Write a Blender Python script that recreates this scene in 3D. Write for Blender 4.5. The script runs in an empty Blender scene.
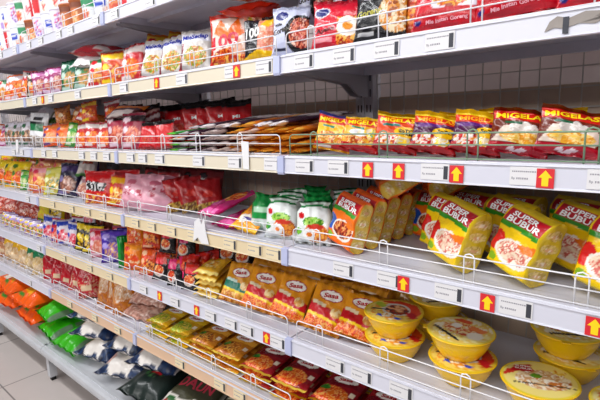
import bpy, math, random
import numpy as np
from mathutils import Matrix, Vector

random.seed(7)
SC = bpy.context.scene
COL = SC.collection
PI = math.pi
# ------------------------------------------------------------------ measures (metres, floor at z = 0)
BAYW = 0.9
LEVEL = {'A': 1.813, 'B': 1.548, 'C': 1.287, 'D': 1.029, 'E': 0.757, 'F': 0.508, 'G': 0.205}
LNAME = {'A': 'top shelf', 'B': 'second shelf', 'C': 'third shelf', 'D': 'fourth shelf', 'E': 'fifth shelf',
         'F': 'sixth shelf', 'G': 'bottom deck'}
BNAME = {0: 'near bay', -1: 'middle bay', -2: 'far bay', -3: 'farthest bay', -4: 'leftmost bay'}
ORD = ['first', 'second', 'third', 'fourth', 'fifth', 'sixth', 'seventh', 'eighth', 'ninth', 'tenth', 'eleventh',
       'twelfth', 'thirteenth', 'fourteenth', 'fifteenth', 'sixteenth', 'seventeenth', 'eighteenth', 'nineteenth',
       'twentieth', 'twenty-first', 'twenty-second', 'twenty-third', 'twenty-fourth', 'twenty-fifth']

def bay_of(x):
    return max(-4, min(0, math.floor(x / BAYW)))

# ------------------------------------------------------------------ colour
def lin(c):
    if isinstance(c, str):
        c = c.lstrip('#')
        c = [int(c[i:i + 2], 16) / 255 for i in (0, 2, 4)]
    return np.array([x / 12.92 if x <= 0.04045 else ((x + 0.055) / 1.055) ** 2.4 for x in c])

# ------------------------------------------------------------------ materials
def principled(name, color=None, rough=0.5, metal=0.0, attr=False, coat=0.0, bump=0.0, bscale=60.0, mottled=0.0,
               transmission=0.0, spec=0.5):
    m = bpy.data.materials.new(name)
    m.use_nodes = True
    nt = m.node_tree
    b = nt.nodes['Principled BSDF']
    b.inputs['Roughness'].default_value = rough
    b.inputs['Metallic'].default_value = metal
    b.inputs['Coat Weight'].default_value = coat
    b.inputs['Coat Roughness'].default_value = 0.12
    b.inputs['Specular IOR Level'].default_value = spec
    b.inputs['Transmission Weight'].default_value = transmission
    if attr:
        a = nt.nodes.new('ShaderNodeAttribute'); a.attribute_name = 'Print'
        nt.links.new(a.outputs['Color'], b.inputs['Base Color'])
    elif color is not None:
        c = lin(color)
        if mottled:
            tc = nt.nodes.new('ShaderNodeTexCoord')
            n = nt.nodes.new('ShaderNodeTexNoise'); n.inputs['Scale'].default_value = 9.0
            n.inputs['Detail'].default_value = 6
            r = nt.nodes.new('ShaderNodeValToRGB')
            r.color_ramp.elements[0].position = 0.35; r.color_ramp.elements[1].position = 0.65
            r.color_ramp.elements[0].color = (*(c * (1 - mottled)), 1)
            r.color_ramp.elements[1].color = (*np.clip(c * (1 + mottled * .5), 0, 1), 1)
            nt.links.new(tc.outputs['Object'], n.inputs['Vector'])
            nt.links.new(n.outputs['Fac'], r.inputs['Fac'])
            nt.links.new(r.outputs['Color'], b.inputs['Base Color'])
        else:
            b.inputs['Base Color'].default_value = (*c, 1)
    if bump:
        tc2 = nt.nodes.new('ShaderNodeTexCoord')
        n2 = nt.nodes.new('ShaderNodeTexNoise'); n2.inputs['Scale'].default_value = bscale
        n2.inputs['Detail'].default_value = 3
        bp = nt.nodes.new('ShaderNodeBump'); bp.inputs['Strength'].default_value = bump
        bp.inputs['Distance'].default_value = 0.006
        nt.links.new(tc2.outputs['Object'], n2.inputs['Vector'])
        nt.links.new(n2.outputs['Fac'], bp.inputs['Height'])
        nt.links.new(bp.outputs['Normal'], b.inputs['Normal'])
    return m

M_FILM = principled('glossy_printed_film', attr=True, rough=0.24, coat=0.45, bump=1.0, bscale=36, spec=0.35)
M_SACK = principled('woven_sack_film', attr=True, rough=0.34, coat=0.2, bump=1.0, bscale=16, spec=0.35)
M_CARD = principled('printed_card', attr=True, rough=0.42)
M_LID = principled('printed_foil_lid', attr=True, rough=0.25, coat=0.5)
M_BOWL = principled('glossy_yellow_plastic', '#f7c60a', rough=0.22, coat=0.4)
M_STEEL = principled('white_powder_coated_steel', '#d0d1de', rough=0.35, mottled=0.05)
M_WIRE = principled('white_coated_wire', '#eeeef2', rough=0.3)
M_GREENWIRE = principled('green_tinted_wire', '#7d9a7c', rough=0.35)
M_RAILW = principled('white_price_rail', '#d6d6e2', rough=0.3)
M_RAILC = principled('cream_price_rail', '#e0cda8', rough=0.32)
M_RAILI = principled('ivory_price_rail', '#dfd5c0', rough=0.32)
M_RAILP = principled('beige_price_rail', '#dcb898', rough=0.35)
M_CAP = principled('pale_blue_rail_cap', '#b9bfe0', rough=0.3)
M_POST = principled('grey_painted_upright', '#a3a3ab', rough=0.45, mottled=0.06)
M_SLOT = principled('dark_slot', '#121214', rough=0.8)
M_BOARD = principled('tan_back_board', '#b39f8c', rough=0.7, mottled=0.08)
M_GRID = principled('grey_grid_wire', '#a9a59f', rough=0.4)
M_DECK = principled('pale_grey_steel_deck', '#c6c8cd', rough=0.35, mottled=0.06)
M_FOOT = principled('black_rubber_foot', '#0d0d0f', rough=0.6)
M_BAR = principled('dark_barcode_ink', '#383942', rough=0.6)
M_WORN = principled('worn_grey_film', '#9a918b', rough=0.6, mottled=0.2)

# ------------------------------------------------------------------ mesh helpers
class MB:
    def __init__(self):
        self.v = []; self.f = []; self.mi = []
    def add(self, vs, fs, mi=0):
        o = len(self.v)
        self.v += [tuple(map(float, p)) for p in vs]
        self.f += [tuple(i + o for i in f) for f in fs]
        self.mi += [mi] * len(fs)
    def box(self, x0, x1, y0, y1, z0, z1, mi=0):
        self.add([(x0, y0, z0), (x1, y0, z0), (x1, y1, z0), (x0, y1, z0), (x0, y0, z1), (x1, y0, z1), (x1, y1, z1), (x0, y1, z1)],
                 [(0, 3, 2, 1), (4, 5, 6, 7), (0, 1, 5, 4), (1, 2, 6, 5), (2, 3, 7, 6), (3, 0, 4, 7)], mi)
    def prism_x(self, prof, x0, x1, mi=0):          # closed profile in (y, z), extruded along x
        n = len(prof)
        vs = [(x0, y, z) for y, z in prof] + [(x1, y, z) for y, z in prof]
        fs = [(i, (i + 1) % n, n + (i + 1) % n, n + i) for i in range(n)]
        fs += [tuple(range(n - 1, -1, -1)), tuple(range(n, 2 * n))]
        self.add(vs, fs, mi)
    def tube(self, pts, r, sides=6, mi=0):
        pts = [Vector(p) for p in pts]
        vs = []; fs = []
        up = Vector((0, 0, 1))
        for i, p in enumerate(pts):
            a = pts[max(0, i - 1)]; b = pts[min(len(pts) - 1, i + 1)]
            t = (b - a).normalized()
            ref = Vector((0, 1, 0)) if abs(t.y) < 0.9 else up
            n = t.cross(ref).normalized(); bn = t.cross(n)
            for k in range(sides):
                an = 2 * PI * k / sides
                vs.append(p + r * (math.cos(an) * n + math.sin(an) * bn))
        for i in range(len(pts) - 1):
            for k in range(sides):
                k2 = (k + 1) % sides
                fs.append((i * sides + k, i * sides + k2, (i + 1) * sides + k2, (i + 1) * sides + k))
        fs.append(tuple(range(sides - 1, -1, -1))); fs.append(tuple((len(pts) - 1) * sides + k for k in range(sides)))
        self.add(vs, fs, mi)
    def mesh(self, name, mats, smooth=False):
        me = bpy.data.meshes.new(name)
        me.from_pydata(self.v, [], self.f)
        for m in (mats if isinstance(mats, (list, tuple)) else [mats]):
            me.materials.append(m)
        me.polygons.foreach_set('material_index', self.mi)
        if smooth:
            me.polygons.foreach_set('use_smooth', [True] * len(self.f))
        me.update()
        return me

def link(name, me, parent=None):
    o = bpy.data.objects.new(name, me)
    COL.objects.link(o)
    if parent is not None:
        o.parent = parent
    return o

def tag(o, label, cat, group=None):
    o['label'] = label; o['category'] = cat
    if group:
        o['group'] = group
    return o

def structure(o):
    o['kind'] = 'structure'
    return o

def color_mesh(name, verts, faces, cols, mat, smooth=True):
    me = bpy.data.meshes.new(name)
    me.from_pydata([tuple(map(float, v)) for v in verts], [], faces)
    at = me.color_attributes.new('Print', 'FLOAT_COLOR', 'POINT')
    c4 = np.ones((len(verts), 4), dtype=np.float32); c4[:, :3] = np.power(np.clip(cols, 0, 1), 1.14)
    at.data.foreach_set('color', c4.ravel())
    me.materials.append(mat)
    if smooth:
        me.polygons.foreach_set('use_smooth', [True] * len(faces))
    me.update()
    return me

# ------------------------------------------------------------------ print on packs (the artwork that is printed on the film)
def vnoise(x, y, seed):
    rng = np.random.RandomState(seed)
    tab = rng.rand(64, 64)
    xi = np.floor(x).astype(int); yi = np.floor(y).astype(int)
    fx = x - xi; fy = y - yi
    fx = fx * fx * (3 - 2 * fx); fy = fy * fy * (3 - 2 * fy)
    g = lambda a, b: tab[a % 64, b % 64]
    return (g(xi, yi) * (1 - fx) * (1 - fy) + g(xi + 1, yi) * fx * (1 - fy) + g(xi, yi + 1) * (1 - fx) * fy + g(xi + 1, yi + 1) * fx * fy)

def paint(u, v, layers, seed=0):
    c = np.zeros((len(u), 3))
    for k, L in enumerate(layers):
        t = L[0]
        if t == 'F':
            c[:] = lin(L[1]); continue
        if t == 'R':
            m = (u >= L[1]) & (v >= L[2]) & (u <= L[3]) & (v <= L[4]); cs = L[5]
        elif t == 'E':
            m = ((u - L[1]) / L[3]) ** 2 + ((v - L[2]) / L[4]) ** 2 <= 1; cs = L[5]
        elif t == 'T':                               # top band with a curved lower edge
            m = v >= L[1] + L[2] * (2 * u - 1) ** 2; cs = L[3]
        elif t == 'D':                               # diagonal band
            d = v - (L[1] + L[2] * u); m = (d >= 0) & (d <= L[3]); cs = L[4]
        elif t == 'P':
            pts = L[1]; m = np.zeros(len(u), bool); n = len(pts)
            for i in range(n):
                x0, y0 = pts[i]; x1, y1 = pts[(i + 1) % n]
                if y0 == y1: continue
                cr = ((y0 > v) != (y1 > v)) & (u < (x1 - x0) * (v - y0) / (y1 - y0) + x0)
                m ^= cr
            cs = L[2]
        if isinstance(cs, (list, tuple)):            # mottled food picture
            fr = 11.0
            n1 = vnoise(u * fr + k * 3.1, v * fr + 1.7 * k, seed + k)
            n2 = vnoise(u * fr * 2.3 + 9, v * fr * 2.3 + k, seed + k + 50)
            s = np.clip((0.6 * n1 + 0.4 * n2 - 0.18) / 0.64, 0, 0.999) * len(cs)
            arr = np.array([lin(q) for q in cs])
            cc = arr[s.astype(int)]
            c[m] = cc[m]
        else:
            c[m] = lin(cs)
    return c

_text_cache = {}
def text_tris(s, bold=0.03):
    key = (s, bold)
    if key in _text_cache:
        return _text_cache[key]
    cu = bpy.data.curves.new('lettering', 'FONT')
    cu.body = s; cu.size = 1.0; cu.offset = bold; cu.resolution_u = 3
    ob = bpy.data.objects.new('lettering', cu)
    COL.objects.link(ob)
    dg = bpy.context.evaluated_depsgraph_get()
    me = bpy.data.meshes.new_from_object(ob.evaluated_get(dg))
    me.calc_loop_triangles()
    v = np.array([p.co[:2] for p in me.vertices]); f = [tuple(t.vertices) for t in me.loop_triangles]
    bpy.data.objects.remove(ob); bpy.data.meshes.remove(me); bpy.data.curves.remove(cu)
    # split long triangles so that lettering follows curved film
    v = [tuple(p) for p in v]
    for _ in range(2):
        nf = []; mid = {}
        def mp(a, b):
            k = (min(a, b), max(a, b))
            if k not in mid:
                v.append(((v[a][0] + v[b][0]) / 2, (v[a][1] + v[b][1]) / 2)); mid[k] = len(v) - 1
            return mid[k]
        for a, b, c in f:
            L = max(math.dist(v[a], v[b]), math.dist(v[b], v[c]), math.dist(v[a], v[c]))
            if L > 0.22:
                x, y, z = mp(a, b), mp(b, c), mp(a, c)
                nf += [(a, x, z), (x, b, y), (z, y, c), (x, y, z)]
            else:
                nf.append((a, b, c))
        f = nf
    v = np.array(v)
    mn = v.min(0); mx = v.max(0)
    v = (v - (mn + mx) / 2) / (mx - mn)
    _text_cache[key] = (v, f)
    return v, f

def add_texts(S, texts, verts, faces, cols):
    """S(u, v) -> (n,3) surface; texts = (string, cu, cv, wu, hv, colour[, rotation])"""
    for T in texts or []:
        s, cu, cv, wu, hv, colr = T[:6]
        rot = T[6] if len(T) > 6 else 0.0
        tv, tf = text_tris(s)
        x = tv[:, 0] * wu; y = tv[:, 1] * hv
        u = cu + x; v = cv + y + math.tan(rot) * x
        e = 1e-3
        P = S(u, v); du = S(u + e, v) - P; dv = S(u, v + e) - P
        n = np.cross(du, dv); n /= np.linalg.norm(n, axis=1)[:, None] + 1e-12
        o = len(verts)
        verts.extend((P + n * 0.0009).tolist())
        faces.extend([tuple(i + o for i in t) for t in tf])
        cols.append(np.tile(lin(colr), (len(P), 1)))

# ------------------------------------------------------------------ packs
PROTO = {}
class Pack:
    def __init__(self, name, cat, meshes, desc):
        self.name = name; self.cat = cat; self.meshes = meshes; self.desc = desc; self.n = 0
        self.co = []
        self.parts = [m[1] if isinstance(m, tuple) else [] for m in meshes]
        self.meshes = meshes = [m[0] if isinstance(m, tuple) else m for m in meshes]
        for m in meshes:
            a = np.empty(len(m.vertices) * 3, dtype=np.float32); m.vertices.foreach_get('co', a)
            self.co.append(a.reshape(-1, 3))

def pillow_mesh(name, w, h, t, front, back=None, texts=None, nu=18, nv=22, seed=0, crimp=0.07, wr=1.0, mat=None,
                slump=0.85, pinch=0.07, curl=0.0, lump=1.0, scrunch=0.0, seal=None):
    rng = random.Random(seed * 7 + 1)
    ph = [rng.uniform(0, 6.28) for _ in range(8)]
    fq = rng.uniform(9, 14)
    def S(u, v, side):
        a = 2 * u - 1
        vv = np.clip((v - crimp) / (1 - 2 * crimp), 0, 1) ** slump
        g = np.clip(1 - np.abs(2 * vv - 1) ** 2.8, 0, 1) ** 0.62
        f = np.clip(1 - np.abs(a) ** 2.6, 0, 1) ** 0.62
        sc = 1.0 - scrunch * np.clip((v - 0.72) / 0.16, 0, 1) + scrunch * 0.45 * np.clip((v - 0.9) / 0.1, 0, 1)
        x = a * w / 2 * (1 - pinch * g) * sc
        lumps = 1 + 0.13 * lump * (np.sin(5.1 * u + ph[0]) * np.sin(4.3 * v + ph[1]) + 0.6 * np.sin(9 * u + ph[2]) * np.sin(8 * v + ph[3]))
        y = side * t / 2 * f * g * lumps
        edge = np.exp(-np.minimum(v, 1 - v) / 0.13)
        sedge = np.exp(-np.minimum(u, 1 - u) / 0.10)
        y = y + wr * 0.0034 * (np.sin(fq * a + ph[4] + 2 * v) * edge + side * g * np.sin(14 * v + ph[5] + 3 * a) * sedge * f)
        y = y + side * f * g * wr * 0.0021 * np.sin(17 * (u + 0.6 * v) + ph[6]) * np.sin(11 * (v - 0.4 * u) + ph[7])
        y = y - curl * np.clip((v - (1 - 1.6 * crimp)) / (1.6 * crimp), 0, 1) ** 2 * 0.012
        y = y + 0.004 * wr * np.sin(2.2 * a + ph[2]) * (v - 0.5) * 2
        z = v * h + 0.0025 * wr * np.sin(2.5 * a + ph[3]) * np.where(v > 0.5, 1, 0) * edge
        return np.stack([x, y, z], 1)
    uu, vv = np.meshgrid(np.linspace(0, 1, nu + 1), np.linspace(0, 1, nv + 1))
    uu = uu.ravel(); vv = vv.ravel()
    verts = S(uu, vv, -1).tolist(); faces = []; n0 = len(verts)
    verts += S(uu, vv, 1).tolist()
    for j in range(nv):
        for i in range(nu):
            a = j * (nu + 1) + i
            faces.append((a, a + 1, a + nu + 2, a + nu + 1))
            faces.append((n0 + a, n0 + a + nu + 1, n0 + a + nu + 2, n0 + a + 1))
    nf = len(faces)
    cols = [paint(uu, vv, front, seed), paint(1 - uu, vv, back if back else front, seed + 5)]
    add_texts(lambda a, b: S(a, b, -1), texts, verts, faces, cols)
    cols = np.concatenate(cols)
    if not seal:
        return color_mesh(name, verts, faces, cols, mat or M_FILM)
    j0 = int(math.ceil((1 - seal[1]) * nv - 1e-6))
    top = [f for k, f in enumerate(faces[:nf]) if (k // 2) // nu >= j0]
    body = [f for k, f in enumerate(faces[:nf]) if (k // 2) // nu < j0] + faces[nf:]
    return (pruned(name, verts, body, cols, mat or M_FILM), [(seal[0], pruned(name + '_' + seal[0], verts, top, cols, mat or M_FILM))])

def pruned(name, verts, faces, cols, mat):
    used = sorted({i for f in faces for i in f}); mp = {i: k for k, i in enumerate(used)}
    return color_mesh(name, [verts[i] for i in used], [tuple(mp[i] for i in f) for f in faces], cols[used], mat)

def gusset_mesh(name, w, h, t, front, side, texts=None, nu=22, ns=12, nv=34, seed=0, mat=None):
    rng = random.Random(seed + 3); ph = [rng.uniform(0, 6.28) for _ in range(6)]
    crimp = 0.06
    def S(panel, u, v):
        vv = np.clip((v - crimp) / (1 - crimp), 0, 1)
        g = np.clip(1 - vv ** 9, 0.0, 1) ** 0.7 * np.clip(v / crimp, 0.12, 1) ** 0.5
        a = 2 * u - 1; one = np.ones_like(u)
        if panel == 0: px, py = a, -one
        elif panel == 1: px, py = one, a
        elif panel == 2: px, py = -a, one
        else: px, py = -one, -a
        n = 11.0
        s = (np.abs(px) ** n + np.abs(py) ** n) ** (-1 / n)
        px = px * s; py = py * s
        bul = 1 + 0.05 * np.sin(PI * np.clip(v, 0, 1)) * (1 - px ** 2)
        x = px * w / 2 * (1 + 0.0 * v) * (1 - 0.05 * g)
        y = py * t / 2 * g * bul + 0.002 * np.sin(7 * px + ph[0] + 5 * v) * np.exp(-(1 - v) / 0.12) \
            + 0.0012 * np.sin(13 * v + ph[1] + 4 * px) + 0.001 * np.sin(21 * v + 9 * py + ph[2])
        x = x + 0.0016 * np.sin(15 * v + ph[3] + 3 * py) * (np.abs(px) > 0.5)
        return np.stack([x, y, v * h], 1)
    verts = []; faces = []; cols = []
    for panel in range(4):
        k = nu if panel in (0, 2) else ns
        uu, vv = np.meshgrid(np.linspace(0, 1, k + 1), np.linspace(0, 1, nv + 1)); uu = uu.ravel(); vv = vv.ravel()
        o = len(verts); verts += S(panel, uu, vv).tolist()
        for j in range(nv):
            for i in range(k):
                a = o + j * (k + 1) + i
                faces.append((a, a + 1, a + k + 2, a + k + 1))
        cols.append(paint(uu, vv, front if panel in (0, 2) else side, seed + panel))
    add_texts(lambda a, b: S(0, a, b), texts, verts, faces, cols)
    nf = len(faces)
    # base closing panel
    o = len(verts); ring = []
    for panel in range(4):
        k = 6
        ring += S(panel, np.linspace(0, 1, k + 1)[:-1], np.zeros(k)).tolist()
    verts += ring; faces.append(tuple(range(o + len(ring) - 1, o - 1, -1)))
    cols.append(np.tile(paint(np.array([.5]), np.array([.02]), front), (len(ring), 1)))
    cols = np.concatenate(cols)
    zt = 0.935 * h
    top = [f for f in faces if len(f) == 4 and min(verts[i][2] for i in f) >= zt]
    ts = set(top)
    return (pruned(name, verts, [f for f in faces if f not in ts], cols, mat or M_FILM), [('top_seal', pruned(name + '_top_seal', verts, top, cols, mat or M_FILM))])

def proto(key, name, desc, w, h, t, front, back=None, texts=None, res=(18, 22), variants=2, cat='packet', **kw):
    if 'seal' not in kw and res[0] >= 40: kw['seal'] = ('top_seal', .07)
    PROTO[key] = Pack(name, cat, [pillow_mesh(name, w, h, t, front, back, texts, res[0], res[1], seed=hash_(key) + 11 * i, **kw)
                                  for i in range(variants)], desc)

def hash_(s):
    n = 0
    for ch in s: n = (n * 31 + ord(ch)) % 9973
    return n

# ------------------------------------------------------------------ placing
JIT = random.Random(21)
THINGS = []          # (object, desc, level, row, x, manual label)
def put(key, X, Y, lvl, yaw=0, lean=8, roll=0, dz=0.0, row='front row', label=None, desc=None, group=None, ylim=None, z=None, scale=1.0):
    p = PROTO[key]
    k = p.n % len(p.meshes); p.n += 1
    if not label and lean < 60 and p.cat != 'sack':
        far = 1.6 if X < -.9 else 1.0
        yaw += JIT.uniform(-8, 8) * far; roll += JIT.uniform(-5, 5) * far; lean += JIT.uniform(-2, 6) * far
    R = Matrix.Rotation(math.radians(yaw), 3, 'Z') @ Matrix.Rotation(-math.radians(lean), 3, 'X') @ Matrix.Rotation(math.radians(roll), 3, 'Y')
    A = (p.co[k] * scale) @ np.array(R).T
    zz = (LEVEL[lvl] if z is None else z) + dz - A[:, 2].min() + 0.0008
    y0, y1 = ylim if ylim else ((-0.08, 0.385) if lvl == 'G' else (0.021, 0.392))
    mn = A[:, 1].min() + Y; mx = A[:, 1].max() + Y
    if mx > y1: Y -= mx - y1; mn -= mx - y1
    if mn < y0: Y += y0 - mn
    o = link(p.name, p.meshes[k])
    o.rotation_mode = 'XYZ'
    o.matrix_world = Matrix.Translation((X, Y, zz)) @ R.to_4x4() @ Matrix.Scale(scale, 4)
    for pn, pm in p.parts[k]:
        link(pn, pm, o)
    o['category'] = p.cat
    if group: o['group'] = group
    THINGS.append((o, desc or p.desc, lvl, row, X, label))
    return o

def finish_labels():
    from collections import defaultdict
    g = defaultdict(list)
    for t in THINGS:
        if t[5]:
            t[0]['label'] = t[5]
        else:
            g[(t[1], t[2], bay_of(t[4]))].append(t)
    for (desc, lvl, bay), ts in g.items():
        rows = defaultdict(list)
        for t in ts: rows[t[3]].append(t)
        where = ('%s, %s' % (LNAME[lvl], BNAME[bay]))
        for r, rs in rows.items():
            rs.sort(key=lambda t: t[4])
            for i, t in enumerate(rs):
                bits = [desc]
                if len(rows) > 1 or r != 'front row': bits.append(r)
                if len(rs) > 1: bits.append('%s from left' % ORD[i])
                t[0]['label'] = ', '.join(bits) + ', ' + where
                if 'group' not in t[0]:
                    t[0]['group'] = '%ss on the %s' % (desc, LNAME[lvl])
# ------------------------------------------------------------------ the room
def mat_floor():
    m = bpy.data.materials.new('pale_floor_tiles'); m.use_nodes = True
    nt = m.node_tree; b = nt.nodes['Principled BSDF']; b.inputs['Roughness'].default_value = 0.3
    tc = nt.nodes.new('ShaderNodeTexCoord'); br = nt.nodes.new('ShaderNodeTexBrick')
    br.offset = 0.0; br.inputs['Scale'].default_value = 1.0
    br.inputs['Brick Width'].default_value = 0.6; br.inputs['Row Height'].default_value = 0.6
    br.inputs['Mortar Size'].default_value = 0.004
    br.inputs['Color1'].default_value = (*lin('#d9cfc9'), 1); br.inputs['Color2'].default_value = (*lin('#d3c8c3'), 1)
    br.inputs['Mortar'].default_value = (*lin('#8a8280'), 1)
    nz = nt.nodes.new('ShaderNodeTexNoise'); nz.inputs['Scale'].default_value = 3.0; nz.inputs['Detail'].default_value = 5
    mx = nt.nodes.new('ShaderNodeMixRGB'); mx.blend_type = 'MULTIPLY'; mx.inputs['Fac'].default_value = 0.18
    mp = nt.nodes.new('ShaderNodeMapping'); mp.inputs['Location'].default_value = (0.12, 0.27, 0)
    nt.links.new(tc.outputs['Object'], mp.inputs['Vector']); nt.links.new(mp.outputs['Vector'], br.inputs['Vector'])
    nt.links.new(tc.outputs['Object'], nz.inputs['Vector'])
    nt.links.new(br.outputs['Color'], mx.inputs['Color1']); nt.links.new(nz.outputs['Fac'], mx.inputs['Color2'])
    nt.links.new(mx.outputs['Color'], b.inputs['Base Color'])
    return m
b = MB(); b.box(-9, 4, -3.2, 1.4, -0.05, 0.0)
structure(link('floor', b.mesh('floor', mat_floor())))
M_WALL = principled('pale_pink_grey_plaster', '#cfc3c2', rough=0.8, mottled=0.05)
b = MB(); b.box(-9, 4, 0.62, 0.70, 0.0, 3.0)
structure(link('wall_back', b.mesh('wall_back', M_WALL)))

# ------------------------------------------------------------------ shelving: one frame per bay, lift-off shelves on it
def frame_meshes():
    d = {}
    b = MB()
    b.box(-0.016, 0.016, 0.402, 0.452, 0.02, 2.15)
    z = 0.30
    while z < 2.1:
        for sx in (-0.0065, 0.0065):
            b.box(sx - 0.002, sx + 0.002, 0.4012, 0.403, z, z + 0.024, 1)
        z += 0.05
    d['upright'] = b.mesh('upright', [M_POST, M_SLOT])
    b = MB(); b.box(0.034, 0.866, 0.440, 0.448, 0.10, 1.448); d['board'] = b.mesh('back_board', M_BOARD)
    b = MB()
    for i in range(18):
        x = 0.034 + i * (0.832 / 17); b.box(x - 0.0014, x + 0.0014, 0.427, 0.4298, 0.24, 2.14)
    z = 0.24
    while z < 2.15:
        b.box(0.034, 0.866, 0.4298, 0.4326, z - 0.0014, z + 0.0014); z += 0.05
    d['grid'] = b.mesh('wire_grid', M_GRID)
    b = MB()                                         # base deck: sheet, rounded front beam, side lips
    b.box(0.004, 0.896, -0.075, 0.40, 0.187, 0.2)
    b.prism_x([(-0.075, 0.2), (-0.088, 0.197), (-0.096, 0.188), (-0.098, 0.172), (-0.096, 0.156), (-0.088, 0.147), (-0.07, 0.145), (-0.07, 0.19)], 0.002, 0.898)
    b.box(0.004, 0.02, -0.07, 0.40, 0.2, 0.204); b.box(0.88, 0.896, -0.07, 0.40, 0.2, 0.204)
    b.box(0.004, 0.896, -0.074, -0.058, 0.2, 0.204)
    d['deck'] = b.mesh('base_deck', M_DECK)
    b = MB(); b.box(-0.018, 0.018, -0.078, -0.04, 0.022, 0.187); d['leg'] = b.mesh('leg', M_DECK)
    b = MB()
    b.prism_x([(-0.012, 0), (0.012, 0), (0.012, 0.022), (-0.012, 0.022)], -0.012, 0.012); d['foot'] = b.mesh('rubber_foot', M_FOOT)
    return d
FM = frame_meshes()
FRAME_LABEL = {0: 'grey slotted shelving frame of the near bay, behind the yellow plastic bowls',
               -1: 'grey slotted shelving frame of the middle bay, behind the long stick sachets',
               -2: 'shelving frame of the far bay with its white deck under green bags',
               -3: 'shelving frame of the farthest bay with its deck under orange bags',
               -4: 'mostly hidden shelving frame beyond the farthest bay, at the left edge'}
for bay in range(-4, 1):
    x0 = bay * BAYW
    fr = link('shelving_frame', None); fr.location = (x0, 0, 0)
    tag(fr, FRAME_LABEL[bay], 'shelving frame', 'shelving frames along the aisle')
    for dx in (0.017, 0.883):
        o = link('upright', FM['upright'], fr); o.location = (dx, 0, 0)
    link('back_board', FM['board'], fr); link('wire_grid', FM['grid'], fr); link('base_deck', FM['deck'], fr)
    for dx in ((0.0,) if bay < 0 else (0.0, 0.88)):
        l = link('leg', FM['leg'], fr); l.location = (dx + (0.0 if dx else 0.02), 0, 0)
        ft = link('rubber_foot', FM['foot'], l); ft.location = (0, -0.059, 0)

def shelf_meshes():
    d = {}
    b = MB()
    b.box(0.003, 0.897, -0.0005, 0.398, -0.004, 0.0)                 # sheet
    b.box(0.003, 0.897, -0.0005, 0.012, -0.03, -0.004)               # folded front
    b.box(0.003, 0.897, 0.386, 0.398, -0.03, -0.004)
    b.box(0.003, 0.011, 0.012, 0.386, -0.03, -0.004); b.box(0.889, 0.897, 0.012, 0.386, -0.03, -0.004)
    b.box(0.011, 0.889, 0.17, 0.21, -0.016, -0.004)                  # stiffener under the sheet
    d['deck'] = b.mesh('deck', M_STEEL)
    b = MB()
    prof = [(-0.0008, 0.0), (-0.006, 0.0005), (-0.0085, -0.003), (-0.011, -0.042), (-0.013, -0.046), (-0.008, -0.0475), (-0.0008, -0.045)]
    b.prism_x(prof, 0.012, 0.888, 0)
    b.prism_x([(-0.0085, -0.001), (-0.0105, -0.0015), (-0.0115, -0.005), (-0.009, -0.006)], 0.012, 0.888, 1)   # upper lip
    for nm, m in (('white', M_RAILW), ('cream', M_RAILC), ('ivory', M_RAILI), ('beige', M_RAILP)):
        d[nm] = b.mesh('price_rail_' + nm, [m, M_RAILW])
    b = MB()
    b.prism_x([(-0.0008, 0.001), (-0.0145, -0.001), (-0.017, -0.044), (-0.0145, -0.05), (-0.0008, -0.049)], -0.011, 0.0115, 0)
    d['cap'] = b.mesh('rail_end_cap', M_CAP)
    b = MB()
    b.prism_x([(0.05, -0.031), (0.05, -0.04), (0.29, -0.062), (0.34, -0.095), (0.40, -0.10), (0.40, -0.031)], -0.002, 0.002)
    d['bracket'] = b.mesh('bracket', M_POST)
    b = MB()                                                          # wire guard: two rails with turned-down ends and arches
    def rail(z):
        b.tube([(0.018, 0.007, 0.001), (0.018, 0.007, z - 0.012), (0.0205, 0.007, z - 0.004), (0.028, 0.007, z), (0.45, 0.007, z), (0.872, 0.007, z),
                (0.8795, 0.007, z - 0.004), (0.882, 0.007, z - 0.012), (0.882, 0.007, 0.001)], 0.0017)
    rail(0.056)
    b.tube([(0.018, 0.007, 0.032), (0.882, 0.007, 0.032)], 0.0015)
    b.tube([(0.018, 0.007, 0.0035), (0.882, 0.007, 0.0035)], 0.0015)
    for x in (0.10, 0.305, 0.51, 0.715):
        b.tube([(x - 0.011, 0.009, 0.0), (x - 0.011, 0.009, 0.053), (x - 0.008, 0.009, 0.060), (x, 0.009, 0.063), (x + 0.008, 0.009, 0.060), (x + 0.011, 0.009, 0.053),
                (x + 0.011, 0.009, 0.0)], 0.0017)
    d['guard'] = b.mesh('wire_guard', M_WIRE, True); d['guard_green'] = b.mesh('wire_guard_green', M_GREENWIRE, True)
    return d
SM = shelf_meshes()
RAILS = {('A', 0): 'white', ('A', -1): 'white', ('A', -2): 'white', ('A', -3): 'white',
         ('B', 0): 'white', ('B', -1): 'ivory', ('B', -2): 'ivory', ('B', -3): 'ivory',
         ('C', 0): 'white', ('C', -1): 'ivory', ('C', -2): 'ivory', ('C', -3): 'white',
         ('D', 0): 'white', ('D', -1): 'cream', ('D', -2): 'cream', ('D', -3): 'white',
         ('E', 0): 'white', ('E', -1): 'white', ('E', -2): 'cream', ('E', -3): 'white',
         ('F', 0): 'beige', ('F', -1): 'beige', ('F', -2): 'beige', ('F', -3): 'white'}
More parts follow.
